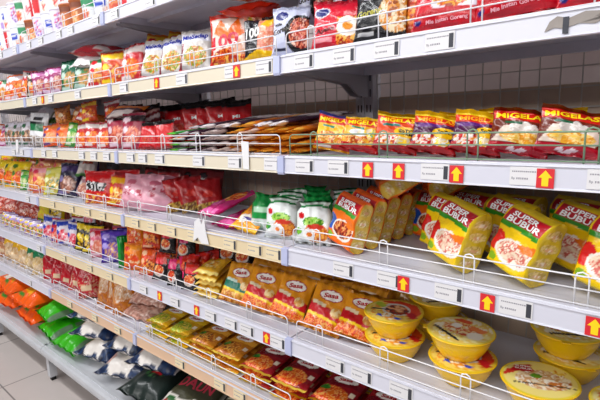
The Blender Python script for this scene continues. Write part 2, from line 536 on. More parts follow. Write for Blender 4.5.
HOLD = {('A', 0): 'nothing in view', ('A', -1): 'pink packets', ('A', -2): 'stacked noodle cups', ('A', -3): 'big white noodle cups',
        ('B', 0): 'black and red noodle packets', ('B', -1): 'blue-headed packets', ('B', -2): 'green and purple packets', ('B', -3): 'orange white packets',
        ('C', 0): 'snack-size noodle bags behind a green guard', ('C', -1): 'long stick sachets', ('C', -2): 'orange noodle bags', ('C', -3): 'green and white pouches',
        ('D', 0): 'yellow porridge packs', ('D', -1): 'pink bags and an empty stretch', ('D', -2): 'red and navy packets', ('D', -3): 'yellow noodle bags',
        ('E', 0): 'yellow plastic bowls', ('E', -1): 'golden seasoning pouches', ('E', -2): 'violet and white packets', ('E', -3): 'small mixed sachets',
        ('F', 0): 'flat red pouches', ('F', -1): 'flat golden pouches', ('F', -2): 'red topped bags', ('F', -3): 'yellow topped bags'}
for (lv, bay), rc in RAILS.items():
    sh = link('shelf', None); sh.location = (bay * BAYW, 0, LEVEL[lv])
    tag(sh, 'white metal %s of the %s holding %s' % (LNAME[lv], BNAME[bay], HOLD[(lv, bay)]), 'shelf', 'white metal shelves')
    link('deck', SM['deck'], sh)
    r = link('price_rail', SM[rc], sh)
    if rc != 'white': r['label'] = rc + ' price rail'
    for dx in (0.0,) + ((0.9,) if bay == 0 else ()):
        c = link('rail_end_cap', SM['cap'], sh); c.location = (dx, 0, 0)
    for dx in (0.014, 0.886):
        o = link('bracket', SM['bracket'], sh); o.location = (dx, 0, 0)
    g = link('wire_guard', SM['guard_green' if (lv, bay) == ('C', 0) else 'guard'], sh)
    if (lv, bay) == ('C', 0): g['label'] = 'green tinted wire guard'

# ------------------------------------------------------------------ price slips and arrow cards on the rails
def slip_mesh(bar):
    b = MB(); W = 0.062; H = 0.034
    b.box(-W / 2, W / 2, -0.0006, 0, -H / 2, H / 2, 0)
    me = b
    rng = random.Random(3)
    x = -W / 2 + 0.004                                # two lines of small grey print
    while x < W / 2 - 0.014:
        w = rng.uniform(0.002, 0.0034); me.box(x, x + w, -0.0008, -0.0004, 0.007, 0.0095, 1); x += w + 0.0009
    x = -W / 2 + 0.012
    while x < -W / 2 + 0.033:
        w = rng.uniform(0.0018, 0.003); me.box(x, x + w, -0.0008, -0.0004, -0.0065, -0.003, 1); x += w + 0.0011
    tv, tf = text_tris('Rp')
    o = len(me.v)
    me.add([(-W / 2 + 0.0065 + p[0] * 0.006, -0.0008, -0.005 + p[1] * 0.006) for p in tv], tf, 1)
    return me
M_SLIP = principled('white_paper_slip', '#e2e0e2', rough=0.55)
M_SLIPC = principled('cream_paper_slip', '#e6d5b0', rough=0.55)
M_INK = principled('grey_print', '#98959d', rough=0.6)
M_RED = principled('red_card', '#d8232e', rough=0.45)
M_YEL = principled('yellow_print', '#ffd60a', rough=0.45)
_sm = slip_mesh(True)
SLIP = {'white': _sm.mesh('price_slip', [M_SLIP, M_INK]), 'cream': _sm.mesh('price_slip_cream', [M_SLIPC, M_INK])}
b = MB(); b.box(-0.0045, 0.0045, -0.0008, 0, -0.0135, 0.0135); BARC = b.mesh('barcode', M_BAR)
b = MB(); b.box(-0.0145, 0.0145, -0.0007, 0, -0.0175, 0.0175); ARC = b.mesh('arrow_card', M_RED)
b = MB()
ap = [(-0.0055, -0.014), (0.0055, -0.014), (0.0055, 0.001), (0.0115, 0.001), (0, 0.0145), (-0.0115, 0.001), (-0.0055, 0.001)]
b.add([(x, -0.0009, z) for x, z in ap] + [(x, -0.0002, z) for x, z in ap],
      [tuple(range(7)), tuple(range(13, 6, -1))] + [(i, i + 7, (i + 1) % 7 + 7, (i + 1) % 7) for i in range(7)])
ARR = b.mesh('arrow', M_YEL)
ABOVE = {}                                            # what stands above each slip is named in its label
def rail_place(o, x, lv, dz=-0.0235):
    o.location = (x, -0.0112, LEVEL[lv] + dz); o.rotation_euler = (math.radians(-3.4), 0, 0)
SLIPS = {('A', -3): [-2.063, -1.847], ('A', -2): [-1.654, -1.504, -1.302, -1.181, -0.956], ('A', -1): [-.807, -.571],
         ('B', 0): [.091, .213, .326, .446], ('B', -1): [-.793, -.425, -.181, -.05], ('B', -2): [-1.668, -1.47, -1.183],
         ('C', 0): [.082, .19, .44, .62, .745], ('C', -1): [-.791, -.705, -.592, -.366, -.19, -.035],
         ('C', -2): [-1.639, -1.503, -1.211, -1.097, -.982], ('C', -3): [-2.069, -1.944],
         ('D', 0): [.20, .33, .475, .61], ('D', -1): [-.801, -.685, -.554, -.429, -.236, -.123, -.045],
         ('D', -2): [-1.606, -1.383, -1.216, -1.073], ('D', -3): [-1.949],
         ('E', 0): [.167, .251, .363], ('E', -1): [-.788, -.57, -.36, -.255, -.178, -.045],
         ('E', -2): [-1.551, -1.261, -1.069], ('E', -3): [-1.881],
         ('F', -1): [-.573, -.336, -.233], ('F', -2): [-1.548, -1.269, -1.048], ('F', -3): [-2.103]}
for (lv, bay), xs in SLIPS.items():
    kind = 'cream' if RAILS[(lv, bay)] in ('cream', 'beige') else 'white'
    for i, x in enumerate(sorted(xs)):
        o = link('price_label', SLIP[kind]); rail_place(o, x, lv)
        bc = link('barcode', BARC, o); bc.location = (0.024, -0.0003, -0.001); bc['label'] = 'dark barcode block'
        pos = ('%s from left ' % ORD[i]) if len(xs) > 1 else ''
        tag(o, '%s price slip with dark barcode, %son rail of %s, %s' % (kind, pos, LNAME[lv], BNAME[bay]), 'price label', 'price slips along the rails')
ARROWS = {('C', 0): [(.276, 'below the second snack noodle bag from left'), (.356, 'below the third snack noodle bag from left'),
                     (.487, 'below the purple bag at centre right'), (.65, 'below the largest brown bag at right')],
          ('D', 0): [(.369, 'under the gap beside the leaning porridge packs'), (.557, 'under the middle yellow porridge pack'), (.742, 'under the rightmost yellow porridge pack')],
          ('B', -1): [(-.159, 'under the red and white noodle packet'), (-.57, 'under the blue-headed packets')],
          ('B', -2): [(-1.566, 'under the purple packets')],
          ('E', -1): [(-.672, 'under the black bowl-picture packets'), (-.438, 'left of the centre of the golden pouches'), (-.09, 'nearest the joint with the near bay')]}
for (lv, bay), xs in ARROWS.items():
    for x, w in xs:
        o = link('arrow_card', ARC); rail_place(o, x, lv, -0.026 if lv in 'CD' and bay == 0 else -0.024)
        o.location.y -= 0.0009
        a = link('arrow', ARR, o); a.location = (0, -0.0004, 0); a['label'] = 'yellow upward arrow'
        tag(o, 'red card with yellow arrow, on %s rail %s' % (LNAME[lv].split()[0] + '-shelf', w), 'sign', 'red arrow cards on the rails')
# torn slips hanging from the guards
def torn(x, y, z, pts, tilt, label):
    b = MB(); n = len(pts)
    b.add([(px, 0, pz) for px, pz in pts] + [(px, 0.0008, pz) for px, pz in pts],
          [tuple(range(n)), tuple(range(2 * n - 1, n - 1, -1))] + [(i, i + n, (i + 1) % n + n, (i + 1) % n) for i in range(n)])
    o = link('paper_tag', b.mesh('paper_tag', M_SLIP)); o.location = (x, y, z); o.rotation_euler = (math.radians(-6), 0, math.radians(tilt))
    tag(o, label, 'paper tag')
torn(-0.14, -0.014, LEVEL['C'] - 0.01, [(-0.008, -0.03), (0.017, -0.032), (0.012, 0.048), (-0.02, 0.05)], 0, 'narrow white paper tag hanging on the guard before the stick sachets')
torn(-0.385, -0.0145, LEVEL['D'] - 0.012, [(-0.035, -0.03), (-0.01, -0.012), (0.01, -0.03), (0.05, -0.028), (0.03, 0.02), (0.022, 0.058), (0.008, 0.035), (-0.005, 0.055), (-0.03, 0.04)], 0,
     'torn white paper stuck on the guard left of the magenta packets')
torn(-2.0, -0.0145, LEVEL['C'] - 0.004, [(-0.02, -0.02), (0.02, -0.02), (0.014, 0.05), (-0.02, 0.05)], 0, 'white paper tag over the guard before the green and white pouch')
# worn film on the second shelf's rail
b = MB(); 
pts = [(x * .75, z * .9) for x, z in [(-.07, -.012), (-.05, -.006), (-.03, -.01), (0, -.004), (.03, -.008), (.07, 0.008), (.085, .012), (.075, .0), (.03, .004), (.045, .012), (.01, .016), (-.02, .008), (-.045, .014), (-.06, .006)]]
b.add([(x, 0, z) for x, z in pts] + [(x, -0.0006, z) for x, z in pts], [tuple(range(14)), tuple(range(27, 13, -1))] + [(i, (i + 1) % 14, (i + 1) % 14 + 14, i + 14) for i in range(14)])
o = link('worn_sticker', b.mesh('worn_sticker', M_WORN)); rail_place(o, .688, 'B'); tag(o, 'peeling grey sticker remains on the second shelf rail at upper right', 'sticker')
bc = link('barcode', BARC, o); bc.location = (-0.02, -0.0007, -0.004)
# ------------------------------------------------------------------ the packs on sale
NOOD = ['#f2b53c', '#e8892a', '#f7d788', '#c9571f', '#f0a030']
NOODR = ['#d9481c', '#f08a2c', '#b52c12', '#f6c05a']
PORR = ['#f6e3cc', '#eec7b0', '#d9756a', '#fff3e2', '#e9a996']
HI = (48, 56)
# --- snack-size instant noodles (third shelf, near bay)
proto('snack_blue', 'noodle_packet', 'blue-topped yellow snack noodle bag', .100, .096, .026,
      [('F', '#f6bf16'), ('R', 0, 0, 1, .20, '#c3161d'), ('E', .42, .34, .40, .17, NOOD), ('E', .70, .50, .2, .12, ['#ffd83a', '#fff0a0', '#f08a20']),
       ('P', [(.16, .62), (.5, .60), (.5, .66), (.16, .68)], '#1f8a6a'), ('P', [(0, .70), (1, .74), (1, .93), (0, .93)], '#df3a1c'), ('E', .86, .80, .12, .08, '#d8121c'),
       ('R', 0, .93, 1, 1, '#2f63c8'), ('R', .1, .06, .5, .12, '#f2e8e0')],
      [('F', '#f6bf16'), ('R', 0, .93, 1, 1, '#2f63c8'), ('R', .2, .3, .8, .7, '#f4e9c8')],
      [('MIGELAS', .45, .835, .82, .115, '#ffe21f', .05)], HI, 1, curl=1)
proto('snack_chicken', 'noodle_packet', 'yellow-topped orange snack noodle bag', .100, .086, .026,
      [('F', '#f3b11b'), ('R', 0, 0, 1, .20, '#c3161d'), ('E', .45, .33, .42, .16, NOOD), ('E', .42, .52, .25, .10, ['#ffffff', '#f5e6c8']), ('E', .74, .56, .18, .12, ['#2f9a4a', '#ffd83a', '#f5e6c8']),
       ('P', [(.2, .64), (.55, .62), (.55, .68), (.2, .70)], '#1f8a6a'), ('P', [(0, .70), (1, .74), (1, .95), (0, .95)], '#d9401c'), ('R', 0, .94, 1, 1, '#f5d51d')],
      None, [('MIGELAS', .5, .83, .84, .13, '#ffe21f', .05)], HI, 1)
STAR = [('F', '#e0541c'), ('R', 0, 0, 1, .22, '#b9131f'), ('E', .30, .30, .28, .16, ['#d81f2a', '#f6e8e0', '#f0a040', '#c01a20']), ('E', .66, .30, .18, .12, ['#ffffff', '#ffd83a', '#f5e6c8']),
        ('E', .70, .52, .27, .14, '#f6c414'), ('P', [(.15, .62), (.55, .66), (.53, .73), (.13, .69)], '#1f7a6a'),
        ('P', [(0, .72), (1, .74), (1, .92), (0, .92)], '#dd3318'), ('R', 0, .91, 1, 1, '#f3d51b'), ('R', .82, .2, .95, .1, '#111111')]
proto('snack_star', 'noodle_packet', 'orange snack noodle bag with yellow star', .108, .092, .03, STAR, None,
      [('MIGELAS', .46, .81, .78, .10, '#ffe21f', .04), ('SoTO', .70, .55, .34, .09, '#1a1208'), ('AYAM', .70, .47, .3, .06, '#1a1208')], HI, 1, curl=1)
PUR = [L for L in STAR]; PUR[0] = ('F', '#5b1c50'); PUR[5] = ('P', [(.1, .60), (.6, .66), (.58, .74), (.08, .70)], '#6b2a86')
proto('snack_purple', 'noodle_packet', 'purple snack noodle bag with yellow star', .106, .088, .03, PUR, None,
      [('MIGELAS', .48, .82, .80, .11, '#ffb31f', .04), ('SoTO', .70, .55, .34, .09, '#1a1208')], HI, 1, curl=1)
proto('snack_brown', 'noodle_packet', 'large brown snack noodle bag', .115, .088, .034,
      [('F', '#7c2c10'), ('R', 0, 0, 1, .20, '#bb1230'), ('P', [(.02, .22), (.9, .22), (1, .42), (.88, .60), (.18, .60)], '#e9d6c8'),
       ('E', .52, .36, .38, .14, ['#f2b53c', '#e8a02a', '#f7d788', '#f5c85c']), ('E', .38, .58, .10, .12, ['#f4ece6', '#d9cfc8']), ('E', .54, .60, .10, .12, ['#f4ece6', '#d9cfc8']), ('E', .68, .57, .08, .1, ['#efe6e0', '#cfc5be']),
       ('P', [(.2, .66), (.5, .65), (.5, .70), (.2, .71)], '#1f6a4a'), ('P', [(.0, .74), (.92, .74), (.96, .95), (0.02, .95)], '#d62414'), ('R', 0, .965, 1, 1, '#8c2a10'),
       ('P', [(.3, .10), (.42, .16), (.46, .08), (.56, .15), (.68, .10), (.56, .07), (.44, .05)], '#f6e0e4')],
      None, [('MIGELAS', .47, .845, .84, .125, '#ffe21f', .05)], HI, 2, curl=1)
proto('snack_flat', 'noodle_packet', 'red and white noodle packet lying flat', .10, .13, .03,
      [('F', '#c8132a'), ('R', 0, .35, 1, .7, '#f2e2dc'), ('R', 0, 0, 1, .12, '#f0b51c')], None, None, (24, 28), 1)
# --- porridge gusset packs (fourth shelf, near bay)
def porridge(base, strip, head, badge, dish, side_base, edge):
    front = [('F', base), ('R', 0, .94, 1, 1, strip), ('R', .06, .73, 1, .93, head), ('P', [(.0, .66), (.5, .68), (1, .64), (1, .72), (.5, .75), (.0, .73)], '#3f9a2c'),
             ('E', .10, .42, .22, .16, badge), ('E', .60, .34, .44, .20, '#f8f1e8'), ('E', .60, .35, .38, .16, dish), ('P', [(.6, .50), (1, .58), (1, .44), (.8, .42)], '#f08424'),
             ('P', [(.0, .0), (1, .0), (1, .07), (.5, .10), (0, .08)], strip), ('E', .14, .16, .12, .06, '#8fb82c')]
    side = [('F', side_base), ('R', 0, 0, .10, 1, edge), ('R', .90, 0, 1, 1, edge), ('R', 0, .95, 1, 1, strip)]
    for k in range(4):
        side += [('E', .5, .17 + k * .21, .34, .075, ['#f0dda0', '#d9c070', '#e9cf8a', '#c2a24a']), ('E', .5, .16 + k * .21, .16, .03, ['#f7ecd8', '#e3b48a']), ('R', .2, .26 + k * .21, .8, .268 + k * .21, '#b08a3a')]
    return front, side
fY, sY = porridge('#f6d018', '#e2c412', '#c0182c', '#dd2626', PORR, '#dcbf3c', '#e6c81e')
fO, sO = porridge('#f4801c', '#ee6a14', '#c0182c', '#2a5fc0', ['#7d1c14', '#c2502c', '#f0b070', '#a8351c'], '#e3c052', '#ee7a1a')
tt = [('SUPER', .50, .880, .62, .070, '#ffffff', .0), ('BUBUR', .55, .790, .78, .088, '#ffffff', .0)]
PROTO['porridge'] = Pack('porridge_packet', 'packet', [gusset_mesh('porridge_yellow', .114, .144, .072, fY, sY, tt, 44, 20, 52, 3), gusset_mesh('porridge_yellow_b', .114, .141, .070, fY, sY, tt, 44, 20, 52, 8)], 'yellow porridge packet')
PROTO['porridge_o'] = Pack('porridge_packet', 'packet', [gusset_mesh('porridge_orange', .116, .140, .056, fO, sO, tt, 44, 20, 52, 5)], 'orange porridge packet with yellow patterned side')
# --- white noodle bags with green tied top
proto('white_green', 'noodle_bag', 'white noodle bag with egg picture', .112, .125, .05,
      [('F', '#eef2f0'), ('E', .62, .28, .34, .22, ['#e8892a', '#f2a53c', '#c9661f', '#f0b050']), ('E', .42, .24, .18, .14, '#fbfbf8'), ('E', .43, .24, .08, .06, '#f08a1c'), ('E', .52, .52, .30, .12, ['#7ac02c', '#b5dd6a', '#4f9a22']),
       ('E', .60, .42, .25, .06, '#d9432a'), ('E', .18, .66, .09, .07, '#d8232e'), ('E', .10, .30, .10, .08, ['#2f9a4a', '#7ac02c']), ('T', .86, -.03, '#19924a'), ('T', .92, -.05, '#e9f3ec'), ('R', 0, .96, 1, 1, '#19924a')],
      None, None, (36, 40), 2, pinch=.10, scrunch=.28, wr=1.5, seal=('gathered_top', .2))
proto('green_white', 'noodle_bag', 'green noodle bag with pale base', .105, .125, .05,
      [('F', '#12a04c'), ('T', -0.1, 0, '#12a04c'), ('R', 0, 0, 1, .34, '#dfe9e6'), ('R', .15, .52, .75, .64, '#bfe6c8'), ('E', .3, .18, .2, .12, ['#cfe0da', '#9fc7b5'])], None, None, (30, 36), 1, scrunch=.28, wr=1.5, seal=('gathered_top', .2))
# --- magenta / orange packs
proto('magenta', 'noodle_packet', 'magenta noodle packet', .11, .21, .03,
      [('F', '#c9307c'), ('E', .62, .66, .30, .22, NOODR), ('R', .1, .1, .9, .18, '#f07ab8'), ('E', .3, .35, .2, .08, '#e879b5'), ('R', 0, .95, 1, 1, '#e04a94')], None, None, (30, 40), 2)
proto('orange_lying', 'noodle_packet', 'orange and yellow noodle packet', .11, .16, .03,
      [('F', '#f3a51c'), ('E', .55, .62, .36, .26, ['#e8641c', '#f2a53c', '#c9431f', '#f6c878']), ('E', .35, .28, .20, .12, '#f4efe4'), ('R', .3, .24, .6, .31, '#4a3a8a'), ('R', 0, .93, 1, 1, '#c9307c'), ('R', 0, 0, 1, .08, '#f6c81c')], None, None, (30, 40), 1)
# --- seasoning flour pouches
def pouch(base, mid, mid2, low):
    return [('F', base), ('R', 0, .93, 1, 1, '#d9961c'), ('D', .34, -.10, .20, mid), ('D', .30, -.10, .05, '#f6d21c'), ('P', [(.0, .0), (1, .0), (1, .17), (.5, .24), (0, .28)], low),
            ('E', .76, .43, .15, .10, ['#f4d9a0', '#e0a850']), ('P', [(.05, .52), (.45, .47), (.45, .54), (.05, .59)], mid2), ('E', .5, .735, .33, .125, '#b3182c'), ('E', .5, .735, .30, .105, '#fbf6f0')]
TS = [('Sasa', .5, .74, .40, .10, '#c0182c', .12)]
FOODR = ['#e0541c', '#f0943c', '#d8441a', '#f2b060', '#e8741c']
proto('pouch_red', 'seasoning_pouch', 'orange seasoning pouch with red band and white oval', .118, .15, .022, pouch('#e9a01e', '#cf1f2a', '#f2e2c0', FOODR), [('F', '#d99a24'), ('R', .2, .3, .8, .7, '#ecc77a')], TS, HI, 2)
proto('pouch_teal', 'seasoning_pouch', 'golden seasoning pouch with teal patch', .108, .145, .022, pouch('#e3a22a', '#1f7f6a', '#cfe6da', ['#e0a03c', '#c9782a', '#f2c870']), None, TS, HI, 1)
proto('pouch_gold', 'seasoning_pouch', 'plain golden seasoning pouch', .115, .15, .022,
      [('F', '#d89a2c'), ('R', 0, .93, 1, 1, '#c9861c'), ('R', .15, .2, .85, .5, ['#c98a2c', '#e8b850', '#d99a30']), ('E', .5, .73, .3, .11, '#f3e6d0')], None, [('Sasa', .5, .735, .38, .09, '#c0182c', .12)], (26, 32), 2)
proto('pouch_yellow', 'seasoning_pouch', 'small yellow seasoning pouch', .10, .13, .02,
      [('F', '#eab52a'), ('R', 0, 0, 1, .12, '#f7e08a'), ('E', .5, .5, .3, .22, ['#f2d060', '#e09a20', '#f7e7a8']), ('R', 0, .9, 1, 1, '#d99a1c')], None, None, (20, 26), 2)
TL = [('Sasa', .5, .66, .36, .09, '#c0182c', .1)]
def flatp(base, band, dish, leaf):
    return [('F', base), ('E', .40, .24, .44, .20, dish), ('E', .16, .36, .14, .07, leaf), ('D', .44, .08, .14, band), ('E', .5, .66, .32, .10, '#fbf6f0'), ('R', 0, 0, 1, .05, '#f6e04a'), ('R', .82, .3, .95, .4, '#f4e6d0'), ('R', 0, .95, 1, 1, base)]
proto('flat_red', 'seasoning_pouch', 'red seasoning pouch with fried chicken picture', .135, .18, .022, flatp('#9c1626', '#7d0f24', FOODR, ['#3f8a2c', '#6fae3c']), [('F', '#f2d45a')], TL, HI, 2, wr=.55)
proto('flat_gold', 'seasoning_pouch', 'golden brown seasoning pouch with fritter picture', .13, .17, .022, flatp('#c9821c', '#e3a83a', ['#d9902c', '#b8661c', '#f0b850', '#8a4a1c'], ['#3f7a2c', '#6f9e3c']), [('F', '#f2d45a')], TL, HI, 2, wr=.55)
proto('flat_yellow', 'seasoning_pouch', 'yellow seasoning pouch with green leaf', .13, .17, .022, flatp('#d9a81c', '#e8c22c', ['#a8b82c', '#d8c23c', '#7f9a2c', '#e9cf5a'], ['#3f8a2c', '#8ab83c']), [('F', '#f2d45a')], TL, HI, 2, wr=.55)
# --- second shelf, near bay
def gor(base, bowl, food, script):
    return [('F', base), ('E', .80, .42, .42, .38, bowl), ('E', .82, .44, .34, .30, food), ('E', .28, .80, .22, .115, '#e6e8f2'), ('E', .28, .80, .19, .095, '#27307e'), ('R', .08, .12, .4, .17, script)]
proto('goreng_white', 'noodle_packet', 'pale blue fried noodle packet with black bowl', .108, .135, .034, gor('#cfd3ea', '#17161c', ['#c23a2c', '#e88a6a', '#8c1c18', '#f0b8a0'], '#3a3a50'), None,
      [('Goreng', .28, .50, .50, .16, '#3a2c10', .15), ('mie', .2, .63, .22, .06, '#3a2c10')], HI, 2)
EGG = [('F', '#d81f3c'), ('R', .55, .0, 1, .62, NOODR), ('E', .76, .42, .20, .19, '#fbf4ea'), ('E', .77, .42, .09, .08, '#f4a01c'), ('E', .2, .74, .18, .10, '#e6e8f2'), ('E', .2, .74, .155, .08, '#27307e'), ('R', .1, .14, .46, .22, '#f2a0a8')]
proto('goreng_red', 'noodle_packet', 'red fried noodle packet with egg picture', .14, .128, .034, EGG, None, [('Ayam', .30, .36, .40, .12, '#5a0c18', .1)], HI, 2)
proto('goreng_black', 'noodle_packet', 'black fried noodle packet', .128, .145, .034, gor('#1b1a20', '#1b1a20', ['#c9862c', '#f2e2c0', '#e8a04a', '#a8561c'], '#d8d8d8'), None,
      [('Goreng', .30, .46, .50, .14, '#b9b24a', .12)], HI, 2)
MULTI = [('F', '#e9e6ee'), ('R', 0, 0, 1, .26, '#c9102a'), ('R', 0, .9, 1, 1, '#c9102a'), ('E', .58, .46, .36, .20, ['#e8892a', '#c9571f', '#f2b53c', '#a8401c']), ('P', [(.0, .25), (.3, .25), (.2, .6), (0, .7)], '#d81f34'), ('E', .08, .13, .05, .03, '#27307e')]
proto('multi', 'noodle_multipack', 'big red and white noodle multipack', .15, .19, .045, MULTI, None, [('Mie Instan Goreng', .52, .13, .60, .05, '#f0b4be', .05)], HI, 2)
proto('brown_pack', 'noodle_packet', 'orange brown noodle packet', .10, .125, .03, [('F', '#a8441c'), ('E', .5, .45, .4, .3, NOODR), ('R', 0, .8, 1, .92, '#5a2a1c')], None, None, (18, 22), 2)
proto('grey_pack', 'noodle_packet', 'grey brown noodle packet', .10, .13, .03, [('F', '#6a5048'), ('E', .5, .45, .36, .26, ['#8a6a5a', '#4a3830', '#a88a78']), ('R', 0, .84, 1, .94, '#3a2c2c')], None, None, (18, 22), 2)
proto('hundred', 'noodle_packet', 'red and white noodle packet printed 100', .145, .165, .04,
      [('F', '#d8361c'), ('P', [(.1, .2), (.9, .2), (.94, .92), (.06, .90)], '#f0e2d8'), ('P', [(.12, .62), (.3, .88), (.5, .66), (.7, .9), (.88, .60), (.7, .5), (.4, .5)], '#f07a1c'), ('E', .55, .14, .5, .2, NOODR), ('P', [(.6, .2), (.7, .5), (.78, .5), (.9, .2)], '#d9a890')], None,
      [('100', .42, .47, .66, .24, '#dd2a4a', .12)], HI, 1)
proto('hundred_lying', 'noodle_packet', 'red noodle packet', .20, .15, .045, [('F', '#c8321c'), ('E', .4, .5, .2, .22, '#f2d8c8'), ('E', .72, .5, .2, .3, NOODR), ('R', 0, .0, .2, 1, '#b8241c')], None, [('100', .40, .5, .24, .2, '#c8202a')], (36, 30), 2)
proto('hundred_black', 'noodle_packet', 'black and yellow noodle packet printed 100', .105, .13, .036,
      [('F', '#26262e'), ('R', .5, 0, 1, 1, ['#f0a08a', '#e88a6a', '#f6c8b0']), ('P', [(0, 0), (1, 0), (1, .2), (.5, .24), (0, .1)], '#f6c81c'), ('P', [(.55, .8), (.8, 1), (1, .85), (.8, .72)], '#f0c02c')], None,
      [('100', .32, .62, .44, .22, '#f4f2f0', .1)], (40, 44), 1)
proto('blue_head', 'noodle_packet', 'noodle packet with blue heading', .118, .145, .036,
      [('F', '#d9d4d0'), ('R', 0, .72, 1, .90, '#e4e4f0'), ('E', .55, .36, .36, .24, ['#d9b03c', '#e8892a', '#8fa83a', '#f2dca0', '#b8601f']), ('R', 0, 0, .14, .7, '#8a2a3a'), ('R', 0, 0, 1, .07, '#c9313c')], None,
      [('MieSedap', .5, .81, .84, .15, '#2338b0', .05)], (34, 40), 2)
# --- generic packs in the far bays
def gp(key, name, desc, w, h, t, base, top, food, accent, res=(18, 22), texts=None, **kw):
    fl = [('F', base), ('R', .0, .74, 1, .92, top), ('E', .55, .36, .38, .25, food), ('E', .24, .80, .16, .08, accent), ('R', .08, .06, .5, .14, accent), ('E', .22, .52, .14, .09, accent)]
    proto(key, name, desc, w, h, t, fl, None, texts, res, 2, **kw)
gp('redwhite', 'noodle_packet', 'red packet with orange noodle picture', .125, .15, .038, '#c9202c', '#f0e6e2', ['#f08a2c', '#e8601c', '#f6b85a'], '#f4e8e4')
gp('orangered', 'noodle_packet', 'orange packet with yellow corner', .12, .14, .036, '#d9551c', '#f2c81c', NOODR, '#ffe23a')
gp('greenwhite', 'noodle_packet', 'white packet with green and noodle picture', .12, .14, .036, '#e6e2e0', '#2f8a4a', ['#d98a3c', '#e8b05a', '#b8401f'], '#d8232e')
gp('darkgreen', 'noodle_packet', 'dark green packet', .125, .15, .036, '#0f6a4c', '#117a58', ['#d9b070', '#c98a4a', '#2f8a4a'], '#cfe6d8')
gp('pinkpurple', 'noodle_packet', 'pink and purple packet', .115, .13, .036, '#a83c78', '#d98ac0', ['#d9a090', '#b85a4a', '#e8c0b0'], '#f0d8ea')
gp('darkorange', 'noodle_packet', 'dark packet with orange window', .11, .135, .034, '#3a1c18', '#5a2a1c', NOODR, '#d8c8b0')
gp('orangewhite', 'noodle_packet', 'orange packet with white top', .125, .14, .04, '#e0701c', '#efe4ea', NOODR, '#f2e8f0')
gp('yellowback', 'noodle_packet', 'tall orange and yellow packet', .12, .165, .035, '#d9861c', '#f2cf2c', ['#c8401c', '#e8a04a'], '#c8202c')
gp('clearbrown', 'noodle_packet', 'clear brown packet with red cap strip', .10, .15, .034, '#8f7060', '#8a2018', ['#c0a088', '#6a4a3c', '#d8c0a8'], '#d9c8b8')
proto('redbag_lying', 'snack_bag', 'red and white snack bag', .21, .16, .06, [('F', '#c01c2c'), ('R', 0, 0, .14, 1, '#e9dcd8'), ('R', .0, .55, .6, .75, '#eadfdc'), ('R', .7, .1, 1, .4, '#f0e6e2')], None, None, (22, 22), 1)
proto('whitebag', 'snack_bag', 'white snack bag', .16, .12, .05, [('F', '#e9e4e6'), ('E', .5, .5, .3, .2, '#d8c8cc')], None, None, (18, 18), 1)
# third shelf
BLK = [('F', '#d01420'), ('T', .84, .03, '#161416'), ('E', .5, .36, .30, .14, ['#e03a2c', '#d85a3c', '#b8141c', '#c01820']), ('R', 0, 0, 1, .10, '#8c1016')]
proto('redblack', 'noodle_packet', 'bright red packet with black top', .125, .185, .03, BLK, None, [('Mi', .5, .62, .26, .07, '#ffffff')], (26, 34), 2)
proto('redblack_small', 'noodle_packet', 'red packet with white print and black top', .13, .15, .036, BLK, None, None, (24, 28), 2)
gp('darkpink', 'noodle_packet', 'dark pink packet', .12, .15, .036, '#a82a4a', '#2a1c22', ['#e88a6a', '#c04a3c', '#f0c0b0'], '#f0d8e0')
proto('orangebox', 'noodle_packet', 'orange banded packet', .17, .12, .03, [('F', '#5a1418'), ('R', 0, .6, 1, .9, '#e8861c'), ('R', .1, .1, .8, .4, '#e8dcd8')], None, None, (18, 18), 1)
proto('darkred', 'noodle_packet', 'dark red packet with silver stripes', .12, .16, .034, [('F', '#7a1620'), ('D', .3, .3, .1, '#d8c8c8'), ('D', .5, .3, .1, '#d0a8a0'), ('R', 0, .85, 1, 1, '#18141a'), ('E', .7, .3, .2, .14, NOODR)], None, None, (18, 22), 2)
proto('orange_noodles', 'noodle_bag', 'clear bag of orange brown noodles', .15, .155, .07, [('F', '#b8661c'), ('R', 0, 0, 1, 1, ['#b8601c', '#d9822c', '#e8a04a', '#9a4a14']), ('E', .5, .5, .16, .12, '#e8cfa8')], None, None, (22, 26), 2, wr=1.6, pinch=.1)
gp('orangepack', 'noodle_packet', 'orange packet with purple logo', .15, .145, .05, '#ee6a1c', '#f08a2c', ['#f6c890', '#e8a060', '#f08a4a'], '#6a3a8a')
gp('greensmall', 'noodle_packet', 'small green packet', .08, .12, .03, '#3f9a3c', '#8ac04a', ['#cfd8a0', '#6fae3c'], '#e8e8d0')
proto('pouch_wg', 'snack_pouch', 'white pouch with green and black label', .15, .18, .05, [('F', '#e8e8ea'), ('R', .1, .45, .9, .66, '#1f7a4c'), ('R', .1, .66, .9, .72, '#16181c'), ('R', .0, 0, 1, .3, ['#8a7a6a', '#d8d0c8', '#4a3c34']), ('R', .3, .78, .8, .86, '#16181c')], None, None, (24, 28), 1)
gp('clearwhite', 'noodle_packet', 'clear white packet with dark noodles', .11, .15, .035, '#c9c0c4', '#e6e2ee', ['#8a5a3a', '#5a3a2c', '#c89a70'], '#3a6a4a')
proto('leafbag', 'vegetable_bag', 'long green packet lying', .11, .20, .03, [('F', '#4f8a2c'), ('R', 0, 0, 1, 1, ['#3f7a22', '#6fae3c', '#a8c86a'])], None, None, (16, 22), 1)
